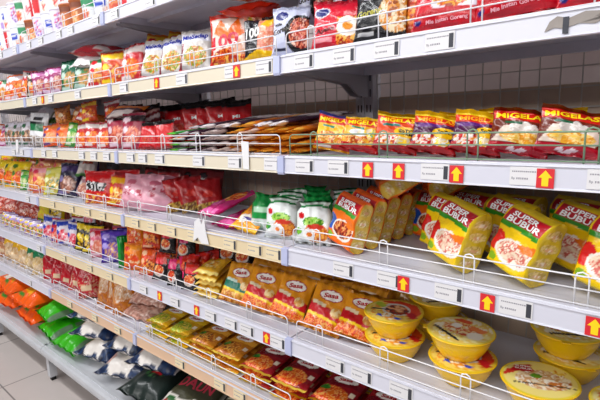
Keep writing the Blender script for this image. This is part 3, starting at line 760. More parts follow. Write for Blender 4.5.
# stick sachets
def stick(key, desc, a, b2, c):
    proto(key, 'stick_sachet', desc, .046, .345, .019, [('F', a), ('R', 0, .0, 1, .12, c), ('R', .3, .14, .7, .62, b2), ('R', 0, .62, 1, .80, c), ('R', .2, .84, .8, .95, b2)], None, None, (10, 30), 2, cat='sachet', crimp=.04, pinch=.02, wr=.7)
stick('stick_green', 'long green stick sachet', '#2f9a3c', '#bfe6b8', '#6fd04a')
stick('stick_purple', 'long dark purple and white stick sachet', '#4a2440', '#f2eaf0', '#f4eef0')
stick('stick_maroon', 'long maroon and white stick sachet', '#5a1c22', '#f0e2dc', '#e9d9d6')
stick('stick_orange', 'long orange stick sachet', '#e8861c', '#f6dcc0', '#f3e2d8')
stick('stick_dotted', 'long brown and orange stick sachet', '#e8841c', ['#b8642c', '#f0b05a', '#8a4a1c'], '#f6b84a')
# fourth shelf
proto('pinkbag', 'snack_bag', 'pale pink bag with dark red print', .22, .15, .07, [('F', '#e3a9b8'), ('P', [(.15, .35), (.8, .28), (.84, .52), (.2, .6)], ['#b83a54', '#e8b8c4', '#e3a9b8']), ('E', .3, .72, .12, .08, '#c86a80'), ('R', .7, .1, .9, .2, '#b04a5c')], None, None, (30, 28), 2, wr=1.8)
proto('red_yellowfoot', 'snack_bag', 'red bag with yellow base', .11, .14, .036, [('F', '#b81a1e'), ('R', 0, 0, 1, .26, ['#d8b04a', '#8a5a2a', '#e8cf80']), ('E', .5, .5, .2, .1, '#d83a2c')], None, None, (20, 26), 2)
proto('redtext', 'noodle_packet', 'red packet with black and white lettering', .175, .155, .05, [('F', '#d01a22'), ('P', [(.05, .42), (.8, .36), (.84, .62), (.1, .70)], ['#18161a', '#e8e4e4', '#18161a']), ('R', 0, 0, 1, .3, ['#e8892a', '#c9201c', '#f2c05a'])], None, None, (28, 28), 1)
gp('redyellow', 'noodle_packet', 'red and yellow packet', .10, .14, .036, '#cf2a1c', '#f2b51c', NOOD, '#f6d83a')
proto('longpack', 'noodle_packet', 'long white and red packet leaning over', .09, .24, .03, [('F', '#e6dcd4'), ('R', .2, .4, .8, .95, ['#d8321c', '#e8864a', '#c9202c']), ('R', 0, 0, 1, .08, '#5a8a4a')], None, None, (16, 26), 1)
gp('navy', 'noodle_packet', 'navy packet with brown picture', .135, .175, .05, '#2a2348', '#4a3a6a', ['#b8806a', '#8a5a4a', '#d8b0a0'], '#8a80b0')
gp('clearpink', 'noodle_packet', 'clear pinkish packet', .12, .12, .04, '#b8909a', '#d8c8c8', ['#a86a5a', '#d8a890'], '#e8e0e0')
gp('yellowgreen', 'noodle_packet', 'yellow green packet', .15, .15, .045, '#d8cf4a', '#e8e27a', ['#5a8a6a', '#d8b04a', '#e8e0b0'], '#e8f0c0')
gp('pinkorange', 'noodle_packet', 'pink and orange packet', .13, .15, .045, '#e08a5a', '#f0a8b0', ['#e8a04a', '#f2c878', '#d86a3a'], '#d83a5a')
gp('yellownoodle', 'noodle_packet', 'yellow bag with orange noodle picture', .14, .165, .045, '#ecc412', '#f2d81c', ['#e8701c', '#d8501c', '#f0a03c'], '#4a7a2c')
gp('darkclutter', 'noodle_packet', 'dark red packet at the back', .12, .16, .034, '#7c1418', '#a82a2c', ['#8a3a2a', '#c85a3c'], '#3a1014')
# fifth shelf
gp('violet', 'snack_packet', 'violet packet', .125, .15, .05, '#4a2ca0', '#6a4ac0', ['#d8a880', '#8a5ab0', '#b88a70'], '#b8a8e8')
proto('greenedge', 'snack_packet', 'green edged packet turned sideways', .055, .17, .022, [('F', '#1f9a3c'), ('R', .3, .2, .7, .8, '#0f7a2c')], None, None, (16, 22), 1)
gp('orangebag', 'noodle_packet', 'orange bag with red picture', .125, .15, .055, '#f08c14', '#f2a02c', ['#d8481c', '#e8701c', '#f6d8b0'], '#c8301c')
gp('orangered2', 'noodle_packet', 'orange red spicy packet', .115, .14, .045, '#dd4a18', '#e8641c', ['#c8281c', '#f0a04a', '#8a1414'], '#f6c8a0')
proto('blackbowl', 'noodle_packet', 'black packet with white bowl picture', .12, .155, .04, [('F', '#1a1418'), ('R', .1, .62, .9, 1, '#c8301c'), ('R', .16, .6, .66, .82, '#d8243c'), ('E', .42, .36, .32, .22, '#dccfc6'), ('E', .42, .40, .29, .17, ['#e8803c', '#c8401c', '#f2b878'])], None, None, (30, 34), 2)
proto('pinkbowl', 'noodle_packet', 'black packet with pink top and bowl picture', .12, .155, .04, [('F', '#141216'), ('P', [(.1, .6), (.6, .6), (.7, 1), (.2, 1)], '#c8246a'), ('R', .6, .8, 1, 1, '#c8501c'), ('E', .34, .34, .28, .22, '#dccfc6'), ('E', .34, .38, .23, .18, ['#e8603c', '#c8401c', '#f2a868'])], None, None, (30, 34), 2)
proto('redround', 'noodle_packet', 'shiny red orange packet', .085, .07, .05, [('F', '#c8281c'), ('E', .5, .5, .3, .25, ['#e8602c', '#d8401c', '#f08a4a']), ('R', 0, 0, .16, 1, '#d82a6a')], None, None, (20, 20), 2, wr=1.5)
gp('bluewhite', 'snack_packet', 'white packet with blue letters', .105, .14, .04, '#e0d8e4', '#2a4ab8', ['#d83a4a', '#e88a9a', '#f0d8d8'], '#2a4ab8')
gp('redblue', 'snack_packet', 'red packet with blue badge', .105, .135, .04, '#d82a3a', '#e8e4ee', ['#e8a08a', '#d84a4a'], '#2a3aa8')
gp('yellowdark', 'snack_packet', 'dark packet with yellow edge', .10, .15, .036, '#3a2c1c', '#f0cf1c', ['#f0cf1c', '#c8a01c', '#5a3a1c'], '#f2d83a')
gp('redpink', 'snack_packet', 'pink packet with red top', .115, .14, .045, '#d8748a', '#c81c3a', ['#e8b8a8', '#d8806a'], '#f0d0d8')
gp('smallmix', 'snack_packet', 'small purple and white sachet', .085, .09, .03, '#b8a0d8', '#e8e0ee', ['#e8c878', '#d86a5a', '#3f9a5a'], '#f4d85a')
gp('redbundle', 'snack_packet', 'red clear bundle', .12, .13, .05, '#b83a2c', '#d86a5a', ['#e88a6a', '#a82a2a', '#e8c0b0'], '#e8b8b0')
gp('yellowsnack', 'snack_packet', 'yellow and black snack bag', .115, .17, .05, '#e8c81c', '#f2e6b0', ['#2a2418', '#e8c81c', '#8a6a1c'], '#2a2418')
gp('greenyellow', 'snack_packet', 'green based yellow packet', .11, .15, .045, '#e8d83c', '#e0d0c8', ['#f0b83c', '#e8d83c'], '#2f8a3c')
# sixth shelf
def gathered(key, desc, top, body, w=.145, h=.19, t=.075):
    proto(key, 'bread_bag', desc, w, h, t, [('F', top), ('R', 0, 0, 1, .46, body), ('E', .5, .44, .4, .14, body), ('R', .26, .2, .74, .34, '#dcc4a4')], None, None, (24, 28), 2, scrunch=.45, wr=1.8, pinch=.08, cat='bag', seal=('gathered_top', .25))
gathered('bag_red', 'clear bag with red gathered top', '#c00f2a', ['#d89878', '#c0142c', '#c81430', '#e8c8b0'])
gathered('bag_redbody', 'red bag with cream label', '#c00f28', '#c8142e', .11, .17, .055)
gathered('bag_yellow', 'clear bag with yellow gathered top', '#f6c418', ['#e8c89a', '#d8b080', '#f0d8b0'])
gathered('bag_green', 'clear bag with green gathered top', '#128a58', ['#e8d0a0', '#d8b880', '#f0e0c0'])
gathered('bag_redbrown', 'clear brown bag with dull red top', '#8a2a22', ['#c89068', '#b87850', '#e0b890'])
proto('pasta', 'pasta_bag', 'golden bag of pasta', .13, .19, .055, [('F', '#d8901c'), ('R', 0, 0, 1, 1, ['#c87814', '#b8660e', '#d88f24']), ('P', [(.2, .3), (.9, .4), (.8, .8), (.2, .7)], ['#e8c8a8', '#d8a070', '#f0e0d0'])], None, None, (24, 28), 2, cat='bag')
proto('clearpasta', 'pasta_bag', 'clear bag of pale pink noodles', .22, .16, .06, [('F', '#d8a898'), ('R', 0, 0, 1, 1, ['#d8a898', '#b88878', '#e8c8b8', '#a87868'])], None, None, (24, 24), 1, wr=2, scrunch=.3, cat='bag')
# bottom deck sacks
def sack(key, desc, w, h, t, layers, texts=None, wr=1.5, seed=0, n=2, **kw):
    PROTO[key] = Pack('sack', 'sack', [pillow_mesh(key, w, h, t, layers, None, texts, 40, 48, hash_(key) + i, .035, wr, M_SACK, .95, .10, lump=1.8, **kw) for i in range(n)], desc)
sack('sack_orange', 'orange sack', .30, .42, .115, [('F', '#f2680c'), ('E', .5, .5, .3, .2, '#f47a20'), ('P', [(.1, .18), (.6, .12), (.7, .24), (.2, .3)], '#f6b01c'), ('R', .64, .3, .86, .44, '#e8e0d0'), ('P', [(0, .1), (.5, .06), (.5, .1), (0, .14)], '#3f8a2c')])
sack('sack_green', 'bright green sack', .27, .40, .095, [('F', '#43b81e'), ('E', .4, .5, .3, .2, '#56c42a'), ('R', .88, 0, 1, 1, '#6f8a6c'), ('R', 0, .3, 1, .34, '#3aa81a'), ('P', [(.1, .2), (.5, .16), (.5, .3), (.1, .34)], '#52cc28'), ('R', .6, .62, .8, .9, '#1a4a4a')])
NV = ['#1a2c50', '#22406a', '#16223c']
sack('sack_navy', 'white and navy sack', .28, .36, .115, [('F', '#e6e0da'), ('P', [(.66, .02), (1, .0), (1, .62), (.88, .5), (.8, .3), (.74, .2)], NV), ('P', [(0, 0), (.3, 0), (.22, .10), (0, .2)], NV), ('P', [(.3, .0), (.66, .0), (.6, .05), (.4, .03)], NV), ('P', [(0, .80), (.4, .86), (.7, .82), (1, .88), (1, 1), (0, 1)], NV), ('P', [(.0, .2), (.2, .12), (.24, .26), (.1, .36), (0, .36)], '#d8b0a4'), ('E', .42, .34, .07, .05, '#2f6a3c')])
sack('sack_rice', 'olive and white rice sack', .26, .42, .12, [('F', '#e4ded6'), ('P', [(0, .25), (.5, .19), (1, .25), (1, .74), (0, .74)], '#4e4c38'), ('R', 0, .50, 1, .52, '#d8d0b8'), ('P', [(0, 0), (1, 0), (1, .07), (.5, .10), (0, .08)], '#16233a'), ('E', .24, .15, .10, .05, '#2f6a34'), ('E', .34, .12, .10, .04, '#3f7a3c'), ('E', .14, .11, .10, .04, '#b8182c')],
     [('DAUN', .52, .385, .70, .12, '#d0485c', .0)])
sack('sack_darkrice', 'dark green sack with red and leaf print', .25, .38, .10, [('F', '#22302c'), ('E', .5, .45, .3, .22, ['#2f5a3c', '#1a2c2a', '#4a7a4a']), ('R', .45, .3, .7, .42, '#c81c2c'), ('P', [(0, .7), (1, .8), (1, 1), (0, 1)], '#1a2844')])
# ------------------------------------------------------------------ cups and bowls
def lathe_mesh(name, prof, seg, mat, colf=None):
    vs = []; fs = []; cs = []
    n = len(prof)
    for j, (r, z) in enumerate(prof):
        for i in range(seg):
            a = 2 * PI * i / seg
            vs.append((r * math.cos(a), r * math.sin(a), z))
    for j in range(n - 1):
        for i in range(seg):
            k = (i + 1) % seg
            fs.append((j * seg + i, j * seg + k, (j + 1) * seg + k, (j + 1) * seg + i))
    fs.append(tuple(range(seg - 1, -1, -1)))
    fs.append(tuple((n - 1) * seg + i for i in range(seg)))
    if colf is None:
        me = bpy.data.meshes.new(name); me.from_pydata(vs, [], fs); me.materials.append(mat)
        me.polygons.foreach_set('use_smooth', [True] * len(fs)); me.update(); return me
    v = np.array(vs); u = (np.arctan2(v[:, 1], v[:, 0]) / (2 * PI)) % 1.0
    z = v[:, 2] / max(p[1] for p in prof)
    return color_mesh(name, vs, fs, colf(u, z), mat)

def cup_meshes(key, layers):
    prof = [(0.036, 0.0), (0.038, 0.002)] + [(0.038 + 0.010 * t, 0.002 + 0.112 * t) for t in np.linspace(0.06, 1, 14)] + [(0.0495, 0.1145), (0.0505, 0.1175), (0.0495, 0.1195)]
    def colf(u, z):
        return paint((u * 3) % 1.0, z, layers, hash_(key))
    body = lathe_mesh('cup_body', prof, 36, M_CARD, colf)
    lid = lathe_mesh('cup_lid', [(0.0495, 0.1197), (0.0497, 0.1210), (0.044, 0.1216), (0.002, 0.1218)], 36, M_LID,
                     lambda u, z: paint((u * 3) % 1.0, np.ones_like(u) * .5, layers[:1], 1))
    return body, lid
CUPS = {
    'pink': ('white noodle cup with pink print', cup_meshes('pink', [('F', '#f2ecf4'), ('E', .3, .5, .24, .34, ['#e85a78', '#f4c0d0', '#f2ecf4', '#d83a60']), ('E', .75, .3, .14, .16, '#b8a0d8'), ('R', 0, .9, 1, 1, '#e8e0f0')])),
    'red': ('white noodle cup with red panel', cup_meshes('red', [('F', '#f4f0f2'), ('R', .35, .1, .75, .9, '#d81f30'), ('E', .2, .4, .16, .2, ['#f0a0a8', '#e8e0e4', '#d8505a']), ('R', 0, .92, 1, 1, '#e8dce0')])),
    'blue': ('white noodle cup with blue letters', cup_meshes('blue', [('F', '#eef0f6'), ('R', .15, .45, .7, .75, '#2f52c0'), ('R', .25, .55, .6, .62, '#eef0f6'), ('E', .7, .25, .2, .2, ['#d83a4a', '#e8c0a0', '#f0e0d8'])])),
    'green': ('white noodle cup with green band', cup_meshes('green', [('F', '#ecf0ee'), ('R', 0, .55, 1, .85, '#3f9a6a'), ('E', .5, .3, .3, .22, ['#e8a06a', '#d8604a', '#f0e0c8'])])),
    'brown': ('orange brown noodle cup', cup_meshes('brown', [('F', '#c87a4a'), ('R', 0, .7, 1, .9, '#8a4a2c'), ('E', .5, .4, .3, .25, ['#e8b07a', '#d8803c', '#f0d0a8'])])),
    'purple': ('white noodle cup with purple print', cup_meshes('purple', [('F', '#ece8f4'), ('E', .4, .5, .25, .35, ['#7a4ab0', '#ece8f4', '#c8a0d8', '#d8406a']), ('R', .7, .1, .95, .6, '#d8b0c0')])),
}
def put_cup(kind, X, Y, tier, row):
    desc, (body, lid) = CUPS[kind]
    o = link('noodle_cup', None)
    o.location = (X, Y, LEVEL['A'] + tier * 0.1225 + 0.0006); o.rotation_euler = (0, 0, math.radians(random.uniform(-40, 40)))
    o['category'] = 'noodle cup'; o['group'] = 'stacked noodle cups on the top shelf'
    link('cup_body', body, o); link('cup_lid', lid, o)
    THINGS.append((o, desc, 'A', row, X, None))

def disc_mesh(name, R, rings, seg, zf, layers, texts, mat, seed):
    vs = [(0, 0, float(zf(0)))]; fs = []
    for j in range(1, rings + 1):
        r = R * j / rings
        for i in range(seg):
            a = 2 * PI * i / seg; vs.append((r * math.cos(a), r * math.sin(a), float(zf(r))))
    for i in range(seg): fs.append((0, 1 + i, 1 + (i + 1) % seg))
    for j in range(rings - 1):
        for i in range(seg):
            k = (i + 1) % seg; a = 1 + j * seg; c = a + seg
            fs.append((a + i, c + i, c + k, a + k))
    v = np.array(vs); cols = [paint(v[:, 0] / (2 * R) + .5, v[:, 1] / (2 * R) + .5, layers, seed)]
    def S(a, b2):
        x = (a - .5) * 2 * R; y = (b2 - .5) * 2 * R
        return np.stack([x, y, zf(np.sqrt(x * x + y * y))], 1)
    add_texts(S, texts, vs, fs, cols)
    return color_mesh(name, vs, fs, np.concatenate(cols), mat)
BR = 0.077; BH = 0.058
BOWL = lathe_mesh('bowl', [(0.043, 0.0), (0.046, 0.0005), (0.048, 0.004), (0.056, 0.014), (0.064, 0.028), (0.0695, 0.042), (0.0725, 0.0525), (0.0735, 0.0535), (0.0775, 0.0545), (0.0782, 0.0565), (0.0775, 0.0578), (0.0735, 0.0580)], 56, M_BOWL)
def lid_layers(kind):
    if kind == 'porridge':
        return [('F', '#efd94a'), ('E', .5, .5, .47, .47, '#f2e08a'), ('E', .54, .46, .36, .26, ['#f2e6d0', '#e8d0a8', '#d8a878', '#f6f0e0', '#c8783c']), ('E', .46, .55, .08, .06, '#5a9a2c'), ('P', [(.12, .62), (.46, .66), (.44, .86), (.22, .82)], '#c8222c'), ('P', [(.03, .5), (.2, .6), (.12, .7), (.05, .6)], '#d8402c'),
                ('P', [(.10, .33), (.92, .30), (.92, .325), (.10, .355)], '#3a3432'), ('E', .8, .7, .1, .08, ['#e8c04a', '#f2e08a', '#d8902c'])]
    return [('F', '#e8c83a'), ('E', .5, .5, .47, .47, ['#e8b84a', '#f0d870', '#e89a3c']), ('P', [(.05, .5), (.2, .82), (.5, .96), (.8, .86), (.95, .6), (.7, .66), (.3, .62)], '#e0481c'), ('E', .50, .55, .27, .24, '#d8d8d0'), ('E', .52, .55, .22, .19, ['#a8482c', '#7a2a1c', '#d8905a', '#e8b888']), ('P', [(.70, .62), (.92, .56), (.94, .70), (.76, .76)], '#c8182c'),
            ('P', [(.28, .16), (.52, .5), (.49, .52), (.25, .2)], '#1e1a20'), ('P', [(.55, .12), (.9, .38), (.86, .44), (.52, .2)], '#2a56c8'), ('E', .2, .42, .13, .08, '#b8c83a'), ('E', .68, .3, .14, .1, ['#f2e6a8', '#e8a03c', '#f6f0d8'])]
LIDM = {}
for kd in ('porridge', 'spicy', 'pale'):
    ly = lid_layers('porridge' if kd != 'spicy' else 'spicy')
    if kd == 'pale':
        ly = [('F', '#ecd85a'), ('E', .5, .5, .47, .47, ['#efe2a0', '#e8c868', '#f2ead0']), ('E', .5, .52, .3, .2, ['#f2e6d0', '#e8c878', '#d8683c', '#f0d8a8', '#c8502c']), ('P', [(.2, .7), (.5, .74), (.5, .86), (.25, .84)], '#e0603c'), ('R', .55, .6, .82, .74, '#e88a4a'), ('R', .3, .5, .45, .64, '#f4eee4'), ('P', [(.12, .3), (.7, .14), (.72, .19), (.14, .35)], '#2a2630'), ('E', .78, .46, .12, .12, '#f2eadc')]
    tx = [('SUPER', .33, .785, .21, .045, '#fff4ee', -.1), ('BUBUR', .33, .715, .23, .05, '#fff4ee', -.1)] if kd == 'porridge' else None
    LIDM[kd] = disc_mesh('lid', 0.0758, 22, 72, lambda r: 0.0583 + 0.0022 * (1 - (np.asarray(r) / 0.0758) ** 4) + 0 * np.asarray(r), ly, tx, M_LID, 5)
b = MB(); b.prism_x([(-0.009, 0), (0.009, 0), (0.0095, 0.0016), (-0.0095, 0.0016)], -0.004, 0.011); TAB = b.mesh('pull_tab', M_BOWL)
def put_bowl(kind, X, Y, tier, yaw, label, taby=-60):
    o = link('noodle_bowl', None)
    o.location = (X, Y, LEVEL['E'] + tier * 0.0612 + 0.0006); o.rotation_euler = (0, 0, math.radians(yaw))
    tag(o, label, 'bowl', 'yellow instant porridge bowls')
    link('bowl', BOWL, o)
    l = link('lid', LIDM[kind], o); l['label'] = 'printed foil lid'
    t = link('pull_tab', TAB, l); a = math.radians(taby); t.location = (0.0755 * math.cos(a), 0.0755 * math.sin(a), 0.0565); t.rotation_euler = (0, 0, a)

# ================================================================== LAYOUT
# ---- top shelf
seq = ['red', 'pink', 'pink', 'pink', 'blue', 'red', 'blue', 'green', 'brown', 'purple', 'blue', 'purple', 'brown', 'brown', 'green', 'blue', 'green', 'red', 'pink', 'pink', 'red']
for i, kd in enumerate(seq):
    X = -2.66 + i * 0.107
    put_cup(kd, X, .085, 0, 'lower tier')
    put_cup(seq[(i * 5 + 2) % len(seq)] if i not in (2, 3) else kd, X, .085, 1, 'upper tier')
for i in range(9):
    put_cup(seq[(i * 3) % len(seq)], -3.3 + i * .107, .20, 0, 'behind')
for i, X in enumerate([-.37, -.24]):
    put('pinkpurple' if i % 2 else 'redwhite', X, .08, 'A', 20, 8)
# ---- second shelf
put('goreng_white', -.005, .045, 'B', 24, 10, 0, label='pale blue fried noodle packet nearest the shelf joint on the second shelf')
put('goreng_white', .015, .13, 'B', 24, 6, 4, dz=.085, label='pale blue fried noodle packet raised behind its twin at the shelf joint')
put('brown_pack', .005, .21, 'B', 10, 4, label='brown noodle packet behind the pale blue fried noodle packets')
put('brown_pack', .10, .12, 'B', 15, 8, label='brown noodle packet behind the red packet with egg picture')
put('goreng_red', .135, .06, 'B', 14, 12, 2, label='red noodle packet with fried egg picture behind the white guard')
put('goreng_black', .268, .055, 'B', 16, 10, 1, label='black fried noodle packet right of the red egg packet')
for k, (x, y) in enumerate([(.15, .16), (.25, .15), (.17, .24), (.28, .23)]):
    put('grey_pack', x, y, 'B', 18, 4, row='behind')
put('brown_pack', .355, .10, 'B', 14, 6, label='brown noodle packet between the black packet and the big multipacks')
for k, x in enumerate([.425, .565, .71, .85]):
    put('multi', x, .06, 'B', 4, 10, 0)
for k, x in enumerate([.44, .60, .76]):
    put('multi', x, .19, 'B', 4, 6, 0, row='second row')
put('hundred_black', -.125, .05, 'B', 22, 8, 0, label='black and yellow noodle packet printed 100 left of the shelf joint')
put('hundred', -.265, .06, 'B', 24, 8, 0, label='large red and white noodle packet printed 100 behind the guard')
put('hundred_black', -.115, .16, 'B', 22, 4, 0, label='black and yellow noodle packet in second row behind the 100 packets')
for x in (-.30, -.20):
    put('brown_pack', x, .17, 'B', 10, 4, row='second row')
put('hundred_lying', -.185, .035, 'B', 30, 86, 6, dz=.138, label='lower red noodle packet lying on top of the 100 packets')
put('hundred_lying', -.185, .03, 'B', 26, 84, 10, dz=.19, label='topmost red noodle packet lying on the 100 packets')
for x in (-.45, -.585, -.715):
    put('blue_head', x, .06, 'B', 22, 10)
for x in (-.45, -.58):
    put('clearbrown', x, .19, 'B', 15, 4, row='second row')
put('redwhite', -.86, .06, 'B', 18, 10); put('orangered', -.99, .055, 'B', 20, 8)
put('yellowback', -.88, .17, 'B', 35, 12, 10, dz=.03); put('yellowback', -.77, .19, 'B', 40, 14, 16, dz=.03)
for x in (-1.30, -1.2, -1.1, -1.0): put('clearbrown', x, .29, 'B', 25, 5, row='back row')
for x in (-.70,): put('grey_pack', x, .17, 'B', 20, 5, row='second row')
put('greenwhite', -1.125, .055, 'B', 18, 10)
put('redbag_lying', -1.24, .06, 'B', 20, 82, 4, dz=.135); put('whitebag', -1.25, .05, 'B', 20, 60, 4, dz=.10)
for x in (-1.265, -1.41): put('darkgreen', x, .06, 'B', 20, 8)
for x in (-1.53, -1.64, -1.75): put('pinkpurple', x, .06, 'B', 22, 10)
for x in (-1.58, -1.70): put('pinkpurple', x, .15, 'B', 22, 4, row='second row')
put('darkorange', -1.86, .06, 'B', 20, 8); put('redwhite', -1.97, .06, 'B', 20, 8)
for x in (-2.09, -2.21, -2.46, -2.58): put('orangewhite', x, .06, 'B', 22, 9)
put('greenwhite', -2.335, .06, 'B', 20, 9); put('orangered', -2.70, .06, 'B', 20, 9)
for x in (-1.85, -1.98, -2.11, -2.24): put('grey_pack', x, .17, 'B', 25, 6, row='second row')
for x in (-2.37, -2.5, -2.63, -2.76, -2.9, -3.05): put('orangewhite', x, .19, 'B', 25, 6, row='second row')
# ---- third shelf
put('snack_blue', .118, .055, 'C', 28, 12, 12, label='leftmost snack noodle bag, yellow with a blue top edge')
put('snack_chicken', .205, .055, 'C', 28, 14, 12, label='short yellow and orange snack noodle bag beside the blue-topped one')
put('snack_star', .305, .055, 'C', 28, 14, 11, label='orange snack noodle bag with yellow star, third from left')
put('snack_purple', .40, .055, 'C', 28, 16, 12, label='purple snack noodle bag beside the third orange one')
put('snack_purple', .495, .055, 'C', 28, 18, 12, label='purple snack noodle bag left of the large brown bags')
put('snack_brown', .578, .058, 'C', 26, 16, 11, label='left one of the two large brown snack noodle bags')
put('snack_brown', .665, .058, 'C', 24, 18, 12, label='right one of the two large brown snack noodle bags')
put('snack_flat', .78, .05, 'C', 10, 62, 0, label='red and white noodle packet lying at the right edge')
put('snack_star', .325, .15, 'C', 24, 6, 3, row='second row'); put('snack_star', .425, .15, 'C', 24, 5, 3, row='second row')
put('snack_purple', .525, .15, 'C', 20, 4, 3, dz=.012, row='second row'); put('snack_star', .63, .155, 'C', 20, 5, 3, row='second row')
rs = random.Random(5)
for k, key in enumerate(['stick_green', 'stick_purple', 'stick_purple', 'stick_maroon', 'stick_maroon', 'stick_orange', 'stick_orange', 'stick_dotted', 'stick_dotted', 'stick_dotted']):
    X = -.585 + k * 0.066
    for layer in range([4, 4, 5, 5, 5, 5, 5, 5, 5, 4][k]):
        key2 = key if rs.random() < .75 else ['stick_orange', 'stick_maroon', 'stick_dotted', 'stick_purple'][rs.randrange(4)]
        if k < 4 and key2 == 'stick_dotted': key2 = 'stick_maroon'
        put(key2, X + rs.uniform(-.012, .012), .024, 'C', -17 + 2.2 * k + rs.uniform(-4, 4), 88.5 - .9 * layer, rs.uniform(-4, 4), dz=layer * 0.0195, scale=.62 if k < 3 else 1.0, row=['bottom layer', 'second layer', 'third layer', 'fourth layer', 'top layer'][layer])
for x in (-.98, -.87, -.74, -.64, -.56, -.49): put('redblack', x, .275, 'C', 40, 10, -8, row='back row', desc='bright red packet with black top')
for x in (-.78, -.67): put('redblack_small', x, .055, 'C', 20, 16, scale=.74)
for x in (-.92, -1.02): put('darkred', x, .15, 'C', 30, 22, -12, dz=.03, row='second row')
for x in (-.90, -1.01): put('darkpink', x, .06, 'C', 20, 10)
put('orangebox', -.985, .06, 'C', 25, 62, 4, dz=.125)
for x in (-1.13, -1.25, -1.36): put('redwhite', x, .06, 'C', 22, 12, scale=.8)
put('orangered', -1.32, .09, 'C', 24, 20, -16, dz=.115, row='on top', scale=.72); put('redwhite', -1.18, .13, 'C', 24, 16, -12, dz=.115, row='on top', scale=.68); put('redwhite', -1.42, .10, 'C', 24, 20, 12, dz=.115, row='on top', scale=.68)
for x in (-1.08, -1.2, -1.32): put('darkred', x, .26, 'C', 30, 10, row='back row')
put('greensmall', -1.455, .05, 'C', 20, 8)
for x in (-1.57, -1.72): put('orangepack', x, .06, 'C', 20, 8, scale=.8)
for x in (-1.52, -1.70): put('orange_noodles', x, .13, 'C', 25, 12, -8, dz=.105, row='on top', scale=.66)
for x in (-1.5, -1.66, -1.82): put('orange_noodles', x, .22, 'C', 20, 6, row='back row')
put('pouch_wg', -1.90, .06, 'C', 22, 8); put('clearwhite', -2.02, .055, 'C', 22, 8)
for x in (-2.12, -2.22, -2.33): put('clearwhite', x, .06, 'C', 22, 10)
put('pinkpurple', -2.44, .06, 'C', 20, 9); put('orangewhite', -2.56, .06, 'C', 20, 9); put('redwhite', -2.69, .06, 'C', 20, 9)
put('whitebag', -2.04, .13, 'C', 20, 30, 10, dz=.12, row='on top'); put('whitebag', -2.22, .15, 'C', 20, 50, -10, dz=.12, row='on top')
for x in (-1.96, -2.10): put('leafbag', x, .16, 'C', 10, 80, 0, dz=.13, row='on top')
for x in (-2.0, -2.15, -2.3, -2.45, -2.6, -2.8, -3.0): put('greensmall' if x > -2.4 else 'darkgreen', x, .26, 'C', 25, 8, row='back row')
# ---- fourth shelf
for k in range(5):
    put('porridge_o', .150 + .004 * k, .066 + k * .064, 'D', -20, 11, 9, row='', label='orange porridge pack with patterned side, %s of the leaning row from the front' % ORD[k])
put('porridge_o', .20, .16, 'D', -40, 62, 12, dz=.135, label='orange-edged porridge pack lying across the top of the leaning row')
put('porridge_o', .30, .24, 'D', -50, 66, 4, dz=.13, label='orange-edged porridge pack lying behind, at the back of the leaning row')
put('porridge_o', .295, .29, 'D', -20, 10, 0, label='orange porridge pack standing right of the leaning row, at the back')
put('porridge', .436, .085, 'D', -27, 13, 12, label='front yellow porridge pack left of centre among the yellow ones')
put('porridge', .578, .075, 'D', -27, 13, 13, label='middle front yellow porridge pack with bowl picture above the rail')
put('porridge', .745, .065, 'D', -20, 12, 10, label='front yellow porridge pack at the right edge of the photo')
put('porridge', .375, .175, 'D', -20, 10, 9, label='yellow porridge pack mostly hidden behind the left front pack')
put('porridge', .51, .195, 'D', -20, 12, 10, label='yellow porridge pack in the gap between the left and middle front packs')
put('porridge', .655, .185, 'D', -20, 13, 12, label='yellow porridge pack seen by its side right of the middle front pack')
for x, y in ((.39, .29), (.515, .30), (.64, .30), (.765, .29)): put('porridge', x, y, 'D', -18, 10, 2, row='back row')
put('white_green', -.075, .055, 'D', 24, 10, 2, label='white noodle bag with egg picture beside the shelf joint')
put('white_green', .048, .055, 'D', 24, 10, 2, label='white noodle bag with egg picture left of the orange porridge pack')
put('green_white', -.175, .085, 'D', 24, 10, 2, label='green noodle bag left of the white egg picture bags')
for k, (x, y) in enumerate([(-.12, .145), (.0, .145), (-.16, .21), (-.05, .215), (.06, .20), (-.13, .285), (0.0, .285)]):
    put('green_white' if k % 2 else 'white_green', x, y, 'D', 20, 6, 0, row='second row' if y < .2 else 'third row' if y < .25 else 'back row')
put('orange_lying', -.235, .04, 'D', 14, 60, 10, dz=0.0, label='orange and yellow noodle packet leaning beside the green bag')
put('magenta', -.34, .045, 'D', -4, 82, -6, label='lower magenta noodle packet lying left of the orange one')
put('magenta', -.42, .035, 'D', -22, 74, -14, dz=.035, label='upper magenta noodle packet lying across the other')
put('pinkbag', -.90, .06, 'D', 18, 20, 4, label='pale pink bag with dark red print, front one')
put('pinkbag', -.78, .11, 'D', 46, 26, 4, label='pale pink bag behind the front pink one, seen from its side')
for k, (x, y) in enumerate([(-.72, .15), (-.65, .17), (-.59, .20), (-.69, .25)]): put('red_yellowfoot', x, y, 'D', 50, 22, -8)
for x in (-1.05, -.93, -.81, -.70): put('darkclutter', x, .27, 'D', 25, 8, row='back row')
for x in (-.98, -.86): put('darkclutter', x, .18, 'D', 25, 8, row='second row')
put('redyellow', -1.07, .05, 'D', 20, 10); put('redtext', -1.25, .06, 'D', 20, 10, label='red packet with black and white lettering left of the pink bags')
put('redtext', -1.18, .15, 'D', 25, 6, row='second row', label='red packet with lettering, second row behind the red and yellow one')
put('longpack', -1.36, .05, 'D', 62, 64, 6, dz=.115); 
put('clearpink', -1.415, .05, 'D', 20, 20, 16); put('clearpink', -1.47, .13, 'D', 20, 10, 10, row='second row')
put('navy', -1.60, .06, 'D', 24, 10); put('navy', -1.55, .16, 'D', 24, 6, row='second row')
put('yellowgreen', -1.77, .06, 'D', 20, 12)
for x in (-1.92, -2.06): put('pinkorange', x, .06, 'D', 20, 10)
